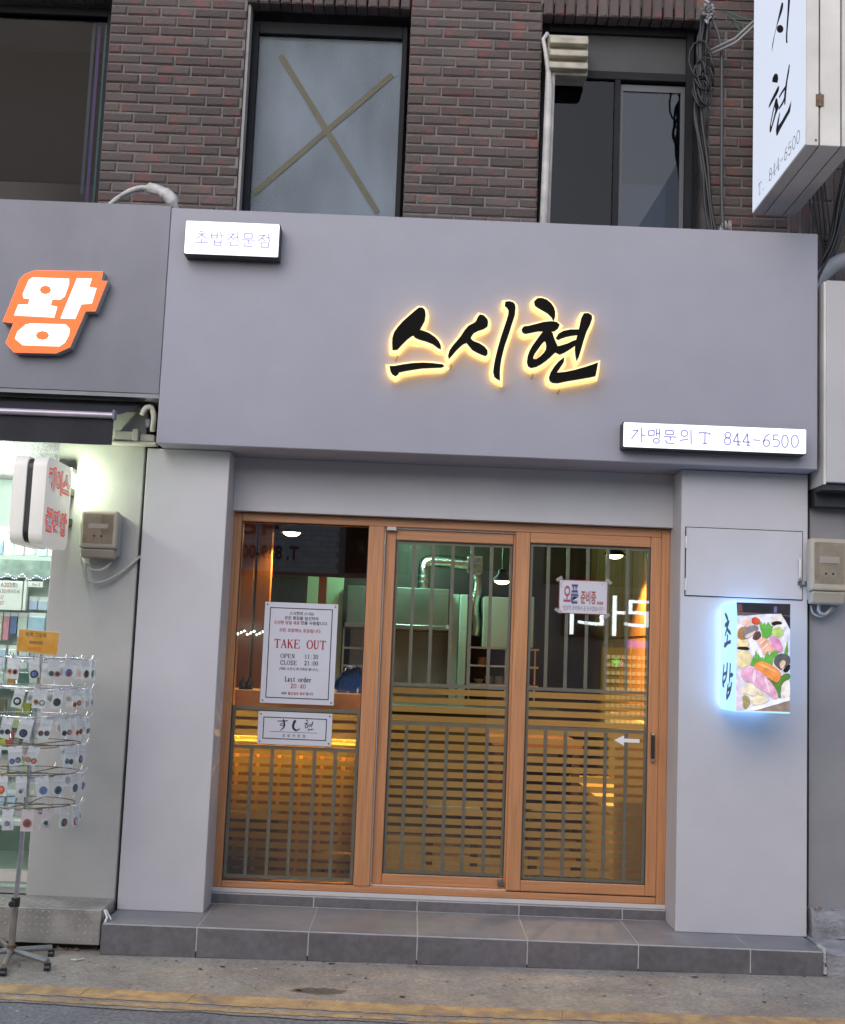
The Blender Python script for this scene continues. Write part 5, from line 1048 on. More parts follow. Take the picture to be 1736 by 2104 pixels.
# awning
aw = thing('awning', (-2.5, -.1, 2.3), 'retracted black fabric awning over the left shop window', 'awning')
fab = M('black_fabric', (.020, .020, .026), .8, var=.25, scale=5, bump=.2, bscale=200)
mb = MB(); nY = 8
for k_ in range(nY):
    a, b_ = k_ / nY, (k_ + 1) / nY
    yy = lambda t: -.05 - .40 * t; zz = lambda t: 2.515 - .138 * t - .012 * math.sin(t * math.pi)
    mb.quad((-3.5, yy(a), zz(a)), (-1.60 + .035 * (1 - a), yy(a), zz(a)), (-1.60 + .035 * (1 - b_), yy(b_), zz(b_)), (-3.5, yy(b_), zz(b_)))
mb.build('fabric', fab, aw, recalc=False, smooth=True)
mb = MB(); n = 60
for i in range(n):
    x0, x1 = -3.5 + 1.9 * i / n, -3.5 + 1.9 * (i + 1) / n
    d = lambda x: -.452 + .006 * math.sin(x * 21)
    mb.quad((x0, -.452, 2.362), (x1, -.452, 2.362), (x1, d(x1), 2.226), (x0, d(x0), 2.226))
mb.build('valance', fab, aw, recalc=False, smooth=True)
mb = MB().tube([(-3.5, -.462, 2.372), (-1.603, -.462, 2.372)], .016, 12); mb.build('front_bar', M('violet_grey_bar', (.45, .40, .46), .35, metal=.4), aw, smooth=True, ang=40)
B(-1.603, -1.588, -.485, -.440, 2.350, 2.398).build('end_cap', M('bluish_cap', (.16, .18, .22), .4), aw, bevel=.006, seg=2)
mb = MB().tube([(-3.5, -.02, 2.505), (-1.53, -.02, 2.505)], .028, 14); mb.build('roller', fab, aw, smooth=True, ang=40)
mb = B(-1.715, -1.475, -.05, .028, 2.302, 2.318); mb.box(-1.70, -1.60, -.045, .028, 2.320, 2.372); mb.box(-1.565, -1.49, -.03, .028, 2.322, 2.36); mb.box(-1.60, -1.572, -.055, .02, 2.322, 2.385)
mb.build('bracket', M('cream_metal', (.50, .47, .40), .5, var=.15), aw, bevel=.004)
mb = MB().tube(fillet([(-1.495, -.06, 2.37), (-1.49, -.07, 2.46), (-1.505, -.08, 2.50), (-1.535, -.09, 2.49), (-1.55, -.09, 2.45)], .03), .014, 10)
mb.build('arm', MATS['cream_metal'], aw, smooth=True)
mb = B(-1.535, -1.512, -.06, -.02, 2.395, 2.44); mb.build('motor_cap', M('bluish_cap', (.16, .18, .22), .4), aw, bevel=.005)
# king-letter sign
kg = thing('letter_light_sign', (-2.0, -.14, 2.73), 'orange and white lit block letter sign on the left fascia', 'sign')
MB().prism([KING_BODY], -.1995, -.1408).build('side_wall', M('aged_white_acrylic', (.52, .50, .45), .5, var=.1), kg)
MB().prism([offset_loop(KING_BODY, -.002)], -.2015, -.1998).build('face', glow('orange_face', sr(255, 92, 2), 1.05), kg)
mb = MB()
for l in KING_GLYPH: mb.prism(l, -.2021, -.2021)
mb.build('glyph', glow('king_white', (.93, .97, 1), 1.0), kg, recalc=False)
# small hanging blade sign
hs_ = thing('blade_sign', (-1.93, .03, 1.71), 'cream rounded projecting sign with red outlined letters beside the grey pillar', 'sign')
cream_l = M('cream_lit_shell', (.70, .67, .61), .35, var=.05, em=(1.0, .95, .86), est=.16)
def rrect(y0, y1, z0, z1, r, n=10):
    o_ = []
    for cy_, cz_, a0 in ((y1 - r, z1 - r, 0), (y0 + r, z1 - r, 90), (y0 + r, z0 + r, 180), (y1 - r, z0 + r, 270)):
        for k_ in range(n): a = math.radians(a0 + 90 * k_ / (n - 1)); o_.append((cy_ + r * math.cos(a), cz_ + r * math.sin(a)))
    return o_
MB().prism([rrect(-.646, -.227, 1.712, 2.133, .055)], -1.915, -1.850, 'x').build('shell', cream_l, hs_, bevel=.012, seg=3, smooth=True, ang=30)
MB().prism([rrect(-.646, -.227, 1.712, 2.133, .055)], -2.007, -1.945, 'x').build('shell', cream_l, hs_, bevel=.012, seg=3, smooth=True, ang=30)
MB().prism([rrect(-.636, -.237, 1.722, 2.123, .05)], -1.944, -1.916, 'x').build('band', black_p, hs_)
B(-1.955, -1.905, -.236, .035, 1.86, 1.90).build('bracket', dark_metal, hs_); B(-1.955, -1.905, -.236, .035, 2.02, 2.06).build('bracket', dark_metal, hs_)
ro = M('orange_red_ink', sr(226, 62, 18), .5, em=sr(240, 60, 15), est=.25)
for s, v0, v1 in (('케이스', 1.972, 2.096), ('끝판왕', 1.775, 1.897)):
    mb = MB(); text(mb, s, -.612, -.258, v0, v1, lambda u, v: (-1.8493, u, v), .075); mb.build('lettering_outline', ro, hs_, recalc=False)
    mb = MB(); text(mb, s, -.604, -.266, v0 + .008, v1 - .008, lambda u, v: (-1.8488, u, v), .018); mb.build('lettering', white_p, hs_, recalc=False)
# floodlight behind it
fl = thing('floodlight', (-1.93, .02, 2.16), 'small lit floodlight behind the cream projecting sign', 'lamp')
B(-1.96, -1.90, -.06, .029, 2.135, 2.165).build('housing', grey_p, fl, bevel=.004)
B(-1.955, -1.905, -.055, .0, 2.131, 2.1345).build('lens', glow('flood_lens', (.9, 1, .86), 6), fl)
lamp_light('flood_light', fl, (-1.905, -.13, 2.10), 5.0, (.86, 1.0, .74), .02)
# meters
def meter(x0, x1, z0, z1, yb, label, dpt=.15, faded=False):
    t = thing('electricity_meter', ((x0 + x1) / 2, yb, z0), label, 'meter')
    h = z1 - z0
    B(x0 + .012, x1 - .006, yb - dpt * .55, yb - .0005, z0 + h * .06, z1 - .004).build('back_box', grey_p, t, bevel=.012, seg=3)
    f = B(x0, x1, yb - dpt, yb - dpt * .55 - .0005, z0 + h * .20, z1).build('cover', beige_p, t, bevel=.014, seg=3)
    mb = MB(); mb.prism([[(yb - dpt, z0 + h * .19), (yb - dpt * .5, z0 + h * .19), (yb - dpt * .5, z0), (yb - dpt * .85, z0 + .004)]], x0 + .010, x1 - .010, 'x')
    mb.build('terminal_cover', beige_p, t, bevel=.008, seg=2)
    B(x0 + .018, x1 - .018, yb - dpt - .004, yb - dpt - .0005, z0 + h * .30, z1 - .02).build('window', clear('meter_window', (.88, .86, .82), base=.02), t, bevel=.002)
    B(x0 + .016, x1 - .016, yb - dpt - .0004, yb - dpt - .0002, z0 + h * .29, z1 - .018).build('dial_plate', M('dial_plate_b' if faded else 'dial_plate', (.55, .51, .46) if faded else (.50, .44, .37), .5, var=.15, scale=18), t)
    mb = B(x0 + .045, x1 - .045, yb - dpt - .0045, yb - dpt - .0041, z0 + h * .62, z0 + h * .72); mb.build('register', M('dim_register', (.34, .29, .25), .5), t)
    mb = MB()
    for sx in (-.018, .018): mb.disc(((x0 + x1) / 2 + sx, yb - dpt - .0046, z0 + h * .46), .006, (0, -1, 0), 10, .001)
    mb.build('screw', dark_metal, t)
    return t
meter(-1.823, -1.630, 1.690, 1.938, .030, 'weathered beige electricity meter on the grey left pillar')
mb = MB().tube(fillet([(-1.845, .02, 1.72), (-1.82, -.02, 1.69), (-1.80, -.04, 1.655), (-1.805, -.03, 1.60), (-1.77, -.02, 1.565), (-1.70, -.01, 1.575), (-1.62, .0, 1.63), (-1.53, .02, 1.72)], .05), .0075, 8)
mb.tube(fillet([(-1.80, -.03, 1.66), (-1.76, -.05, 1.628), (-1.70, -.05, 1.635), (-1.67, -.03, 1.68)], .03), .007, 8)
tag(mb.build('cable', M('dirty_white_cable', (.50, .48, .42), .5, var=.1), smooth=True), 'looped off-white cable drooping below the left meter', 'cable')
# ---------------------------------------------------------------- wire rack with badge packets
RX, RY = -1.882, -.458
rk = thing('wire_display_rack', (RX - .02, RY, gz(RX)), 'chrome revolving wire rack hung with badge packets at the left edge', 'display rack')
MB().tube([(RX - .022, RY, gz(RX) + .05), (RX - .018, RY, .03)], .0155, 14).build('pole', M('dull_chrome', (.42, .40, .37), .3, metal=.9, var=.2, scale=12), rk, smooth=True, ang=40)
MB().tube([(RX - .018, RY, .03), (RX + .014, RY, 1.20)], .0115, 14).build('pole', chrome, rk, smooth=True, ang=40)
mb = MB().tube([(RX - .018, RY, .015), (RX - .018, RY, .055)], .020, 14); mb.tube([(RX - .018, RY - .015, .035), (RX - .018, RY - .05, .035)], .006, 8); mb.tube([(RX - .018, RY - .045, .035), (RX - .018, RY - .06, .035)], .014, 12)
mb.build('clamp', black_p, rk, smooth=True, ang=40)
base = MB().tube([(RX - .022, RY, gz(RX) + .035), (RX - .022, RY, gz(RX) + .075)], .022, 12).build('hub', M('rusty_hub', (.16, .09, .05), .7, metal=.4, var=.4, scale=30), rk, smooth=True, ang=40)
for ax_, ay_ in ((.16, .10), (.245, -.175), (.09, -.43), (-.22, -.15), (-.12, .2)):
    l = math.hypot(ax_, ay_); s = min(1, .27 / l)
    ex, ey = RX - .022 + ax_ * s, RY + ay_ * s
    MB().tube([(RX - .022, RY, gz(RX) + .052), (ex, ey, gz(ex) + .045)], .0135, 10).build('leg', M('dull_chrome', (.42, .40, .37), .3), rk, smooth=True, ang=40)
    mb = MB().tube([(ex - .012, ey, gz(ex) + .0165), (ex + .012, ey, gz(ex) + .0165)], .015, 12); mb.box(ex - .014, ex + .014, ey - .008, ey + .008, gz(ex) + .026, gz(ex) + .038)
    mb.build('caster', black_p, rk, smooth=True, ang=40)
tiers = [1.178, 1.041, .905, .778, .643, .496]
tname = ['top', 'second', 'third', 'fourth', 'fifth', 'bottom']
NH = 18; RR = .225
for ti, tz in enumerate(tiers):
    lean = (tz - .03) / 1.17 * .032 - .018
    mb = MB().ring((RX + lean, RY, tz), RR, .0028, 'z', 40, 5); mb.ring((RX + lean, RY, tz - .02), RR * .55, .0022, 'z', 28, 5)
    for k_ in range(4):
        a = k_ * math.pi / 2 + ti * .3
        mb.tube([(RX + lean, RY, tz - .012), (RX + lean + RR * math.cos(a), RY + RR * math.sin(a), tz)], .0025, 5)
    mb.build('wire_ring', chrome if ti < 3 else M('brown_wire', (.20, .16, .10), .4, metal=.7), rk, smooth=True)
    mb = MB()
    for k_ in range(NH):
        a = 2 * math.pi * (k_ + .5 * (ti % 2)) / NH
        dx, dy = math.cos(a), math.sin(a)
        P0 = Vector((RX + lean, RY, tz))
        mb.tube([P0 + Vector((dx, dy, 0)) * RR, P0 + Vector((dx, dy, 0)) * (RR + .035) + Vector((0, 0, -.004)), P0 + Vector((dx, dy, 0)) * (RR + .044) + Vector((0, 0, .018))], .0017, 5)
        mb.lathe([(0, -.003), (.003, 0), (0, .003)], tuple(P0 + Vector((dx, dy, 0)) * (RR + .044) + Vector((0, 0, .019))), 6)
    mb.build('hook_wires', chrome, rk)
bag_m = veil('clear_bag', (.80, .82, .83), see=.46, trans=.4)
card_m = veil('white_header', (.78, .78, .80), see=.25, trans=.3)
badge_cols = [(50, 55, 80), (80, 55, 62), (30, 30, 34), (125, 48, 50), (70, 85, 130), (150, 150, 150), (40, 40, 45), (35, 66, 52), (160, 90, 55), (85, 85, 95)]
ring_m = M('badge_rim', (.06, .06, .06), .3)
bms = [M('badge_%d' % i, sr(*c), .25, col2=tuple(min(1, x * 2.2 + .05) for x in sr(*c)), scale=90, coat=.5) for i, c in enumerate(badge_cols)]
white_bub = M('backing_pink', (.62, .54, .54), .5, var=.04)
def packet(px, py, pz, a, seed, label, rigid=False):
    """a little bag hung by its header; a = facing direction"""
    q = random.Random(seed)
    t = thing('badge_packet', (px, py, pz), label, 'packet', 'badge packets on the wire rack')
    n_ = Vector((math.cos(a), math.sin(a), 0)); u_ = Vector((-math.sin(a), math.cos(a), 0))
    sw = q.uniform(-.22, .22); z_ = Vector((0, 0, 1)) * math.cos(sw) + u_ * math.sin(sw); u_ = u_ * math.cos(sw) - Vector((0, 0, 1)) * math.sin(sw)
    o_ = Vector((px, py, pz)); w_ = q.uniform(.024, .032); h = q.uniform(.076, .096)
    def slab(mb, u0, u1, v0, v1, d0, d1):
        c = [o_ + u_ * u + z_ * v + n_ * d for d in (d0, d1) for u, v in ((u0, v0), (u1, v0), (u1, v1), (u0, v1))]
        mb.add(c, [(0, 1, 2, 3), (7, 6, 5, 4), (0, 4, 5, 1), (1, 5, 6, 2), (2, 6, 7, 3), (3, 7, 4, 0)])
    mb = MB(); slab(mb, -w_, w_, -.024, .004, -.001, .001); mb.build('header_card', card_m if not rigid else white_bub, t)
    mb = MB()
    if rigid: slab(mb, -w_, w_, -h, -.0245, -.001, .002); mb.build('backing_card', white_bub, t)
    else:
        slab(mb, -w_ * .97, w_ * .97, -h, -.0245, -.003, .004); mb.build('bag', bag_m, t)
    nb = 1 if q.random() < .55 or rigid else 2
    for k_ in range(nb):
        r_ = .0185 if nb == 1 else .0125
        c = o_ + u_ * (0 if nb == 1 else (-.0135 + .027 * k_)) + z_ * (-.062 + q.uniform(-.006, .006)) + n_ * .0065
        mb = MB().disc(c, r_, n_, 20, .0045); bo = mb.build('badge', bms[q.randrange(len(bms))], t, bevel=.001)
        mb = MB().disc(c + n_ * .0008, r_ * q.uniform(.5, .72), n_, 16, .0006); mb.build('badge_print', bms[q.randrange(len(bms))], bo)
for ti, tz in enumerate(tiers):
    lean = (tz - .03) / 1.17 * .032 - .018
    front = []; back = []
    for k_ in range(NH):
        a = 2 * math.pi * (k_ + .5 * (ti % 2)) / NH
        x = RX + lean + (RR + .028) * math.cos(a); y = RY + (RR + .028) * math.sin(a)
        if x < -2.02: continue
        (front if math.sin(a) < .12 else back).append((x, y, a))
    for arr, side in ((front, 'near'), (back, 'far')):
        arr.sort(key=lambda p: -p[0])
        for i, (x, y, a) in enumerate(arr):
            if random.random() < (.03 if side == 'near' else .2) and not (ti == 0 and i < 3): continue
            packet(x, y, tz - .006, a, ti * 50 + i + (25 if side == 'far' else 0), 'badge packet %s from the right on the %s side of the %s rack tier' % (ORD[i], side, tname[ti]), rigid=(ti == 5 and side == 'near' and i in (2, 3)))
cd_ = thing('price_card', (-1.865, RY - .07, 1.195), 'orange price card standing on top of the wire rack', 'card')
YC = RY - .075
MB().prism([[(-1.958, 1.310), (-1.765, 1.301), (-1.770, 1.192), (-1.964, 1.206)]], YC, YC + .002).build('card', M('orange_card', sr(196, 138, 30), .35, col2=sr(214, 160, 80), scale=16, coat=.4), cd_)
b = MB()
for p0, p1 in (((-1.958, 1.310), (-1.765, 1.301)), ((-1.765, 1.301), (-1.770, 1.192)), ((-1.770, 1.192), (-1.964, 1.206)), ((-1.964, 1.206), (-1.958, 1.310))):
    b.stroke([p0, p1], .004, lambda u, v: (u, YC - .0004, v))
b.build('edge', veil('card_edge', (.8, .75, .62), see=.3), cd_, recalc=False)
PCd = lambda u, v: (u, YC - .0006, v - .05 * (u + 1.865))
mb = MB(); text(mb, '범퍼 그립톡', -1.925, -1.825, 1.275, 1.295, PCd); text(mb, '8000원', -1.905, -1.842, 1.240, 1.258, PCd); mb.build('lettering', black_ink, cd_, recalc=False)
mb = MB(); text(mb, '6000원', -1.908, -1.846, 1.211, 1.229, PCd); mb.build('lettering', M('orange_red_text', sr(200, 80, 20), .5), cd_, recalc=False)
# ---------------------------------------------------------------- right neighbour
rn = thing('corner_shop', (2.6, .1, -.05), 'grey neighbour shop cut off by the right edge', 'shop')
B(1.999, 3.6, .050, .40, -.2, 2.5).build('wall', M('right_wall_paint', (.27, .265, .275), .65, var=.10, scale=3, bump=.1), rn)
B(1.9745, 1.998, .06, .40, -.2, 3.4).build('gap', gasket, rn)
mb = B(2.003, 3.6, -.20, .30, 2.225, 3.292); mb.build('fascia', M('right_fascia_paint', (.47, .45, .46), .55, var=.05, scale=2), rn, bevel=.003)
B(1.990, 2.0025, -.195, .25, 2.215, 3.285).build('fascia_edge', alu, rn)
mb = B(1.995, 3.6, -.17, .30, 2.19, 2.2245); mb.box(1.995, 3.6, -.05, .30, 2.12, 2.19); mb.build('sign_underside', dark_metal, rn)
meter(1.955, 2.150, 1.605, 1.946, .050, 'beige electricity meter with clear cover on the right wall', .15, True)
mb = MB().tube(fillet([(2.03, -.02, 1.62), (2.02, -.02, 1.57), (2.06, -.01, 1.55), (2.10, -.02, 1.60)], .03), .009, 8); mb.tube(fillet([(1.99, .0, 1.60), (2.0, .0, 1.555), (2.05, .0, 1.54), (2.13, .0, 1.60)], .03), .006, 8)
tag(mb.build('cable', grey_p, smooth=True), 'short grey cable loop under the right-hand meter', 'cable')
rs = thing('concrete_step', (2.5, -.1, gz(2.5)), 'rough crumbling concrete step at the lower right corner', 'step')
rough_c = M('rough_concrete', (.30, .30, .31), .95, var=.35, scale=10, bump=1.0, bscale=60)
def rough_block(x0, x1, y0, y1, z0, z1, seed, name, nx_=26, nz2=8):
    q = random.Random(seed); mb = MB()
    ny = 8
    g = lambda: q.uniform(-.006, .006)
    top = [[(x0 + (x1 - x0) * i / nx_ , y0 + (y1 - y0) * j / ny + (g() if j else g()), z1 + g() - (.012 if j == 0 else 0)) for i in range(nx_ + 1)] for j in range(ny + 1)]
    fr_ = [[(x0 + (x1 - x0) * i / nx_, y0 + g(), z0 + (z1 - .012 - z0) * j / nz2) for i in range(nx_ + 1)] for j in range(nz2)]
    fr_.append(top[0])
    for G_ in (top, fr_):
        R_ = len(G_)
        mb.add([p for r in G_ for p in r], [(j * (nx_ + 1) + i, j * (nx_ + 1) + i + 1, (j + 1) * (nx_ + 1) + i + 1, (j + 1) * (nx_ + 1) + i) for j in range(R_ - 1) for i in range(nx_)])
    mb.quad((x0, y0, z0), (x0, y1, z0), (x0, y1, z1), (x0, y0, z1))
    return mb.build(name, rough_c, rs, recalc=False, smooth=True)
rough_block(1.992, 3.4, -.02, .06, -.08, .055, 1, 'upper_block')
rough_block(1.975, 3.4, -.30, .05, -.24, -.082, 2, 'lower_block')
mb = MB(); q = random.Random(9)
for i in range(40):
    x = q.uniform(1.99, 2.3); y = q.uniform(-.55, -.31); r_ = q.uniform(.004, .013)
    mb.lathe([(0, -r_ * .5), (r_, 0), (r_ * .7, r_ * .5), (0, r_ * .6)], (x, y, gz(x) + .006), 6)
tag(mb.build('rubble', rough_c), 'bits of rubble at the foot of the concrete step', 'rubble', kind='stuff')
mb = MB().tube([(2.0, -.03, .065), (2.02, -.035, .075), (2.035, -.03, .068)], .006, 6); tag(mb.build('dry_leaf', M('dry_leaf', (.26, .18, .14), .9)), 'brown dry leaf lying on the concrete step', 'leaf')
# ---------------------------------------------------------------- inside the sushi shop
ct = thing('bar_counter', (-.7, .6, 0), 'orange wood bar counter behind the left pane', 'counter')
B(-1.69, -.285, .50, .80, .930, 1.030).build('counter_top', wallwood_h, ct, bevel=.006, seg=2)
B(-1.69, -.285, .62, .66, .0, .9295).build('front_panel', M('front_panel_wood', (.17, .09, .03), .5, var=.18, scale=2, stretch=(.8, 9, 9)), ct)
B(-1.69, -.29, .54, .6195, .772, .795).build('lower_ledge', wallwood_h, ct, bevel=.004)
for i in range(11):
    B(-1.66 + i * .12, -1.64 + i * .12, .607, .6195, .0, .77).build('panel_batten', wallwood_h, ct, bevel=.002)
led = B(-1.66, -.31, .545, .558, .744, .757).build('led_strip', glow('warm_led', (1.0, .60, .06), 42))
tag(led, 'glowing yellow light strip under the counter ledge', 'light strip')
def lathe_obj(name, prof, c, mat_, par, n=24): return MB().lathe(prof, c, n).build(name, mat_, par, smooth=True, ang=50)
warm = (1.0, .62, .22)
def pendant(x, y, z, label, e=9):
    t = thing('pendant_lamp', (x, y, z), label, 'lamp', 'pendant lamps in the sushi shop')
    lathe_obj('lamp_shade', [(.012, .085), (.025, .08), (.032, .05), (.075, .004), (.072, .0), (.029, .046), (.010, .07)], (x, y, z), dark_metal, t)
    MB().lathe([(0, -.022), (.03, -.018), (.05, -.006), (.056, .006), (0, .012)], (x, y, z), 18).build('bulb', glow('warm_bulb', (1.0, .70, .34), 11), t)
    MB().tube([(x, y, z + .08), (x, y, 2.425)], .004, 6).build('cord', black_p, t)
    lamp_light('bulb_light', t, (x, y, z - .03), e * 3.0, warm, .05, 'SPOT', spot_size=math.radians(118), spot_blend=.4)
pendant(-.87, 1.2, 1.985, 'pendant lamp seen at the top of the left pane', 20)
pendant(-1.0, 2.45, 1.82, 'pendant lamp seen lower down in the left pane', 4)
pendant(.51, 2.0, 1.785, 'pendant lamp seen at upper right of the middle door', 2)
pendant(.775, 1.2, 1.985, 'pendant lamp seen at the top left of the right door', 30)
pendant(1.20, 1.5, 1.95, 'pendant lamp near the orange wood wall', 46)
pendant(.12, 1.0, 2.06, 'added unseen lamp above the middle door glass', 16)  # extra lamp, out of view, added to warm the middle door's film
def stool(x, y, label, w_=.16, h=.40, dp=.14):
    t = thing('stool', (x, y, 0), label, 'stool', 'stools by the doors')
    B(x - w_, x + w_, y - dp, y + dp, h - .07, h).build('cushion', M('charcoal_cushion', (.028, .028, .030), .6, var=.3, scale=6), t, bevel=.025, seg=3)
    B(x - w_ + .01, x + w_ - .01, y - dp + .01, y + dp - .01, h - .105, h - .0705).build('seat_frame', darkwood, t)
    for sx in (-1, 1):
        for sy in (-1, 1):
            B(x + sx * (w_ - .03) - .016, x + sx * (w_ - .03) + .016, y + sy * (dp - .03) - .016, y + sy * (dp - .03) + .016, .0, h - .106).build('leg', darkwood, t)
    for zz in (.10, .20):
        B(x - w_ + .047, x + w_ - .047, y - dp + .02, y - dp + .04, zz, zz + .022).build('stretcher', wallwood_h, t)
stool(-.93, .488, 'dark cushioned stool low behind the left pane', .155, .38, .098)
stool(.19, .92, 'dark cushioned stool low behind the middle door')
stool(.80, 1.0, 'dark cushioned stool low behind the right door')
rt_ = thing('round_stool', (-.47, .47, 0), 'round brown wooden stool at the foot of the left pane', 'stool')
lathe_obj('seat', [(0, .16), (.10, .16), (.105, .15), (.105, .135), (.09, .125), (0, .125)], (-.47, .49, 0), M('brown_seat', (.20, .12, .05), .45, var=.2), rt_)
for k_ in range(4):
    a = k_ * 1.57 + .6
    MB().tube([(-.47 + .09 * math.cos(a), .47 + .09 * math.sin(a), .125), (-.47 + .11 * math.cos(a), .47 + .11 * math.sin(a), 0)], .012, 8).build('leg', darkwood, rt_)
bn = thing('wall_bench', (1.23, 1.4, 0), 'pale wooden bench along the right wall inside', 'bench')
pale_wood = M('pale_wood', (.52, .34, .12), .45, var=.15, scale=2, stretch=(9, .8, 9))
B(1.08, 1.405, .62, 2.6, .40, .44).build('seat', pale_wood, bn, bevel=.004)
B(1.365, 1.405, .62, 2.6, .4405, .90).build('backrest', pale_wood, bn, bevel=.004)
B(1.10, 1.13, .64, 2.58, .0, .3995).build('front_board', pale_wood, bn)
B(1.08, 1.3645, .60, .619, .0, .88).build('end_panel', pale_wood, bn, bevel=.003)
tb = thing('dining_table', (.78, 1.9, 0), 'dark wooden table inside behind the right door', 'table')
B(.45, 1.03, 1.55, 2.3, .70, .735).build('table_top', M('table_wood', (.24, .10, .035), .35, var=.2, stretch=(9, 1, 9)), tb, bevel=.004)
for x in (.49, .99):
    for y in (1.59, 2.26): B(x - .025, x + .025, y - .025, y + .025, 0, .6995).build('leg', darkwood, tb)
# partition posts at left
B(-1.699, -.285, 1.95, 1.98, 1.765, 2.418).build('bulkhead', M('black_bulkhead', (.012, .010, .010), .8), shop)
for i, (x0, x1) in enumerate(((-1.20, -1.09), (-1.075, -.985))):
    B(x0, x1, 1.20, 1.26, .0, 2.41).build('partition_post', wallwood, shop, bevel=.004)
B(-.80, -.74, 2.6, 2.65, 0, 2.41).build('partition_post', wallwood, shop, bevel=.004)
bt = MB()
for i, (x, y) in enumerate(((-1.035, .58), (-1.0, .59))):
    t = MB().lathe([(0, 0), (.022, 0), (.024, .02), (.020, .04), (.010, .052), (.008, .064), (0, .066)], (x, y, 1.0305), 14).build('sauce_bottle', M('dark_glass_bottle', (.02, .016, .014), .2), smooth=True)
    tag(t, ('left of two' if i == 0 else 'right of two') + ' small dark sauce bottles on the bar counter', 'bottle')
# crumpled blue bag on the counter
mb = MB(); q = random.Random(17); n1, n2_ = 18, 9
gr = [[Vector((-.53 + .235 * i / n1, .66 + .09 * math.sin(j / n2_ * math.pi) * 1.0, 1.034 + .145 * (1 - abs(2 * i / n1 - 1) ** 3) * math.sin(min(1, j / n2_ + .25) * math.pi * .6))) + Vector((q.uniform(-1, 1), q.uniform(-1, 1), q.uniform(-1, 1) if j else 0)) * .009 for i in range(n1 + 1)] for j in range(n2_ + 1)]
for g_ in gr[0]: g_.z = 1.031; g_.y -= .06
mb.add([p for r in gr for p in r], [(j * (n1 + 1) + i, j * (n1 + 1) + i + 1, (j + 1) * (n1 + 1) + i + 1, (j + 1) * (n1 + 1) + i) for j in range(n2_) for i in range(n1)])
tag(mb.build('plastic_bag', M('blue_plastic', (.012, .055, .26), .25, col2=(.05, .14, .42), scale=7, coat=.5), recalc=False), 'crumpled blue plastic bag on the bar counter', 'bag')
# kitchen
kl = thing('kitchen_lamp', (-.1, 2.55, 2.36), 'bright kitchen tube lamp at the ceiling', 'lamp')
MB().tube([(-.7, 2.55, 2.365), (.5, 2.55, 2.365)], .014, 10).build('tube', glow('kitchen_tube', (.72, 1.0, .86), 8), kl)
B(-.72, .52, 2.53, 2.57, 2.382, 2.42).build('holder', white_p, kl)
lamp_light('kitchen_light', kl, (-.15, 3.0, 2.16), 32, (.42, 1.0, .66), .12)
hd = thing('range_hood', (-.2, 3.4, 1.43), 'steel kitchen range hood behind the middle door', 'range hood')
mb = B(-.62, .18, 3.2, 3.75, 1.49, 1.78); mb.build('canopy', M('hood_steel', (.30, .33, .31), .35, metal=.8, var=.25, scale=3), hd, bevel=.004)
B(-.63, .19, 3.19, 3.76, 1.455, 1.4895).build('rim', steel, hd, bevel=.003)
mb = B(.165, .185, 3.17, 3.19, 1.47, 1.50); mb.build('switch', white_p, hd)
B(.205, .262, 3.28, 3.70, 0, 1.748).build('fridge_side', M('pale_steel', (.50, .55, .52), .4, metal=.3), hd)
dk = thing('exhaust_duct', (-.03, 3.4, 1.78), 'silver exhaust duct rising from the range hood and running right', 'duct')
foil = M('duct_foil', (.62, .66, .64), .22, metal=1.0, var=.2, scale=18, bump=.5, bscale=40)
path = fillet([(-.025, 3.35, 1.78), (-.025, 3.35, 2.01), (.10, 3.35, 2.012), (.33, 3.35, 2.0)], .09, 8)
MB().tube(path, .048, 16).build('pipe', foil, dk, smooth=True, ang=60)
for z in (1.84, 1.89): MB().ring((-.025, 3.35, z), .049, .004, 'z', 24, 5).build('clip_ring', foil, dk)
B(.318, .44, 3.28, 3.42, 1.92, 2.062).build('junction_box', foil, dk, bevel=.003)
pth = [(.398 + .012 * math.sin(i * .35), 3.35, 1.92 - i * .019) for i in range(27)]
MB().tube(pth, [.037 + (.004 if i % 2 else 0) for i in range(27)], 14).build('flex_pipe', foil, dk, smooth=True)
fg = thing('refrigerator', (.29, 3.5, 0), 'tall pale green lit refrigerator beside the hood', 'refrigerator')
B(.268, .332, 3.22, 3.9, .0, 1.745).build('body', M('pale_enamel', (.55, .62, .58), .35, var=.04), fg, bevel=.006)
B(-.61, .20, 3.72, 3.76, .85, 1.45).build('splash_panel', MATS['hood_steel'], hd)
wb = thing('wall_cabinet', (.55, 3.3, 1.34), 'pale wall cabinet behind the middle door', 'cabinet')
B(.455, .66, 3.2, 3.5, 1.34, 1.735).build('body', MATS['pale_enamel'], wb, bevel=.004)
wb2 = thing('wall_cabinet', (.8, 3.3, 1.34), 'pale wall cabinet half hidden by the right door stile', 'cabinet')
B(.67, .853, 3.2, 3.5, 1.35, 1.745).build('body', MATS['pale_enamel'], wb2, bevel=.004)
sh = thing('steel_shelf', (.51, 3.3, 1.05), 'steel shelves under the pale wall cabinet', 'shelf')
for zz in (1.04, 1.187, 1.327): B(.36, .90, 3.2, 3.5, zz, zz + .014).build('board', steel, sh)
for x in (.365, .655, .89): B(x, x + .012, 3.46, 3.472, .9, 1.33).build('upright', steel, sh)
sh = thing('steel_shelf', (-.55, 3.3, 1.05), 'steel shelves beside the hood seen through the left pane', 'shelf')
for zz in (1.145, 1.285): B(-.64, -.40, 3.2, 3.5, zz, zz + .014).build('board', steel, sh)
for x in (-.64, -.41): B(x, x + .012, 3.21, 3.222, .9, 1.45).build('upright', steel, sh)
B(-.94, -.655, 3.25, 3.28, .9, 2.41).build('tiled_panel', M('green_tile', (.45, .55, .38), .35, var=.05), shop)
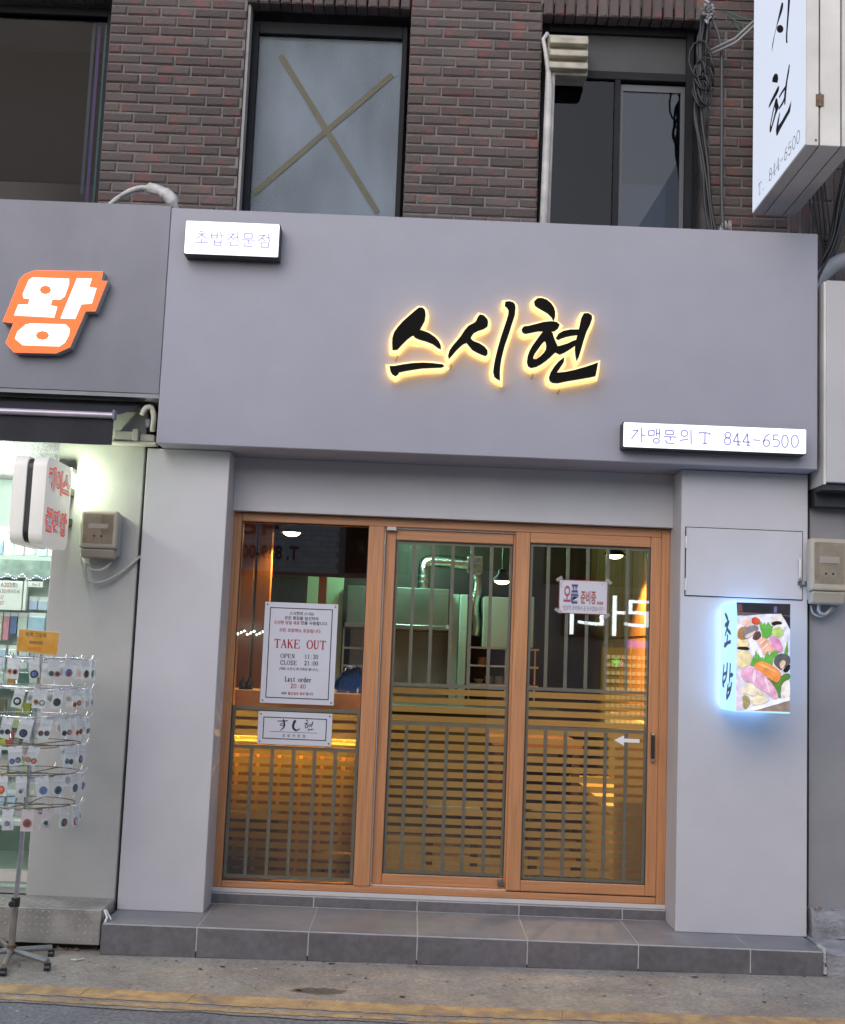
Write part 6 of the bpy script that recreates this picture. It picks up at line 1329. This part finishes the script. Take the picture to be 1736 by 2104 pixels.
q = random.Random(23); kinds = [('white bowl', (.7, .7, .68)), ('tan box', (.45, .3, .15)), ('metal tin', (.5, .5, .5))]
for i, (x, z) in enumerate(((.44, 1.054), (.52, 1.054), (.60, 1.054), (.75, 1.201), (.46, 1.201))):
    kn, kc = kinds[i % 3]
    t = lathe_obj('kitchen_bowl' if i % 3 == 0 else 'kitchen_tin', [(0, 0), (.03, 0), (.036, .02), (.034, .06), (.030, .06), (0, .055)] if i % 3 else [(0, 0), (.02, 0), (.042, .035), (.04, .036), (.018, .005)], (x, 3.3, z), M('kitchen_ware_%d' % (i % 3), kc, .4), None, 16)
    tag(t, '%s on the %s steel shelf, %s from the left' % (kn, 'lower' if z < 1.1 else 'middle', ORD[i] if z < 1.1 else ORD[4 - i]), 'kitchenware')
ctb = thing('kitchen_counter', (-.1, 2.6, 0), 'steel kitchen worktop behind the bar counter', 'counter')
B(-.70, 1.0, 2.4, 2.95, .86, .90).build('worktop', steel, ctb, bevel=.003); B(-.68, .98, 2.45, 2.93, 0, .8595).build('cupboard', M('black_cupboard', (.012, .010, .009), .6), ctb)
# ---------------------------------------------------------------- across the street (seen as reflections in the glass)
OY = -9.2
ob = thing('opposite_building', (0, OY, -.2), 'building across the street mirrored faintly in the glass', 'building')
B(-13, 13, OY - 3, OY, -.35, 3.6).build('wall', M('opposite_wall', (.42, .36, .34), .8, var=.3, scale=1.5), ob)
for i, (x0, x1, z0, z1) in enumerate(((1.6, 3.4, 2.25, 3.45), (-1.05, -.2, 2.3, 3.4), (.2, 1.4, 2.4, 3.5), (3.6, 5.0, 2.4, 3.5), (-6, -4.6, 2.6, 3.8), (-4.4, -3.2, 2.6, 3.8), (5.6, 7.0, 2.4, 3.6), (-.6, .9, .0, 2.05), (-4.6, -3.0, 0, 2.1))):
    w_ = B(x0, x1, OY + .0005, OY + .05, z0, z1).build('window', frame_dk, ob)
    B(x0 + .06, x1 - .06, OY + .0505, OY + .056, z0 + .06, z1 - .06).build('pane', clear('dark_window_glass', (.35, .38, .42)), w_)
so = thing('wall_sign', (-1.8, OY, 2.27), 'white brick sign panel with red phone number mirrored in the left pane', 'sign')
pan = B(-3.3, -1.13, OY + .0005, OY + .06, 2.272, 3.35).build('panel', M('white_sign_base', (.35, .34, .33), .7), so)
for r_ in range(15):
    for c_ in range(10):
        x0 = -3.3 + c_ * .225 - (.11 if r_ % 2 else 0); x1 = min(x0 + .218, -1.132); x0 = max(x0, -3.298)
        if x1 - x0 > .03: B(x0, x1, OY + .061, OY + .068, 2.276 + r_ * .071, 2.276 + r_ * .071 + .065).build('brick', M('white_brick', (.62, .60, .58), .7, var=.08, rnd=.08), pan)
mb = MB(); text(mb, 'T. 829-0088', 1.67, 2.62, 2.43, 2.62, lambda u, v: (-u, OY + .075, v), .03); text(mb, '식당', 1.9, 2.5, 2.75, 3.1, lambda u, v: (-u, OY + .075, v), .03)
mb.build('lettering', M('dark_red_paint', sr(105, 18, 28), .6), so, recalc=False)
B(-3.4, -.2, OY + .0005, OY + .16, 2.205, 2.268).build('beam', M('pink_beam', (.42, .20, .16), .6), ob)
gs = thing('letter_light_sign', (2.7, OY, 1.6), 'white glowing letters mirrored in the right door glass', 'sign')
for ch_, u0, u1 in (('갤', -3.52, -3.06), ('러', -2.99, -2.51), ('리', -2.40, -1.95)):
    mb = MB(); text(mb, ch_, u0, u1, 1.60, 2.13, lambda u, v: (-u, OY + .10, v), .0); mb.build('letter', glow('gallery_white', (.86, .95, 1.0), 6), gs, recalc=False)
B(1.85, 3.65, OY + .0005, OY + .05, 1.57, 2.16).build('backing', M('dark_backing', (.03, .02, .02), .7), gs)
gl = thing('lit_shop_window', (2.9, OY, .4), 'golden lit display shelves mirrored at right in the right door', 'shop window')
B(2.40, 4.2, OY + .0005, OY + .02, .4, 1.45).build('back_wall', glow('golden_back', (.9, .55, .14), .45), gl)
for i in range(9):
    zz = .45 + i * .105
    B(2.42, 4.2, OY + .0205, OY + .16, zz, zz + .012).build('shelf', M('shelf_dark', (.20, .12, .04), .5), gl)
    mb = MB()
    for j in range(26): mb.box(2.45 + j * .068, 2.49 + j * .068, OY + .06, OY + .12, zz + .0125, zz + .06)
    mb.build('goods', glow('golden_goods', (1.0, .80, .36), 1.7), gl)['kind'] = 'stuff'
B(2.72, 4.2, OY + .0005, OY + .05, 1.455, 1.55).build('violet_band', glow('violet_sign', (.38, .18, .85), 2.0), gl)
fn = thing('neon_sign', (2.59, OY, 1.18), 'green neon fish mirrored in the right door glass', 'sign')
mb = MB()
for i in range(5):
    x = 2.53 + i * .022; hh = .06 * math.sin((i + 1) / 6 * math.pi)
    mb.tube([(x, OY + .08, 1.25 - hh), (x + .012, OY + .08, 1.25), (x, OY + .08, 1.25 + hh)], .005, 6)
mb.build('tube', glow('green_neon', (.25, 1.0, .2), 7), fn)
mb = MB(); mb.tube([(2.64, OY + .08, 1.22), (2.66, OY + .08, 1.25), (2.64, OY + .08, 1.29)], .005, 6); mb.build('tube', glow('pink_neon', (1, .3, .6), 7), fn)
sl = thing('light_string', (-2.24, OY, 1.42), 'row of small white lamps mirrored in the left pane', 'light string')
for i in range(9):
    MB().lathe([(0, -.02), (.02, 0), (0, .02)], (-2.40 + i * .041, OY + .15, 1.43 + .02 * (i % 3)), 8).build('bulb', glow('mint_bulb', (.8, 1, .92), 14), sl)
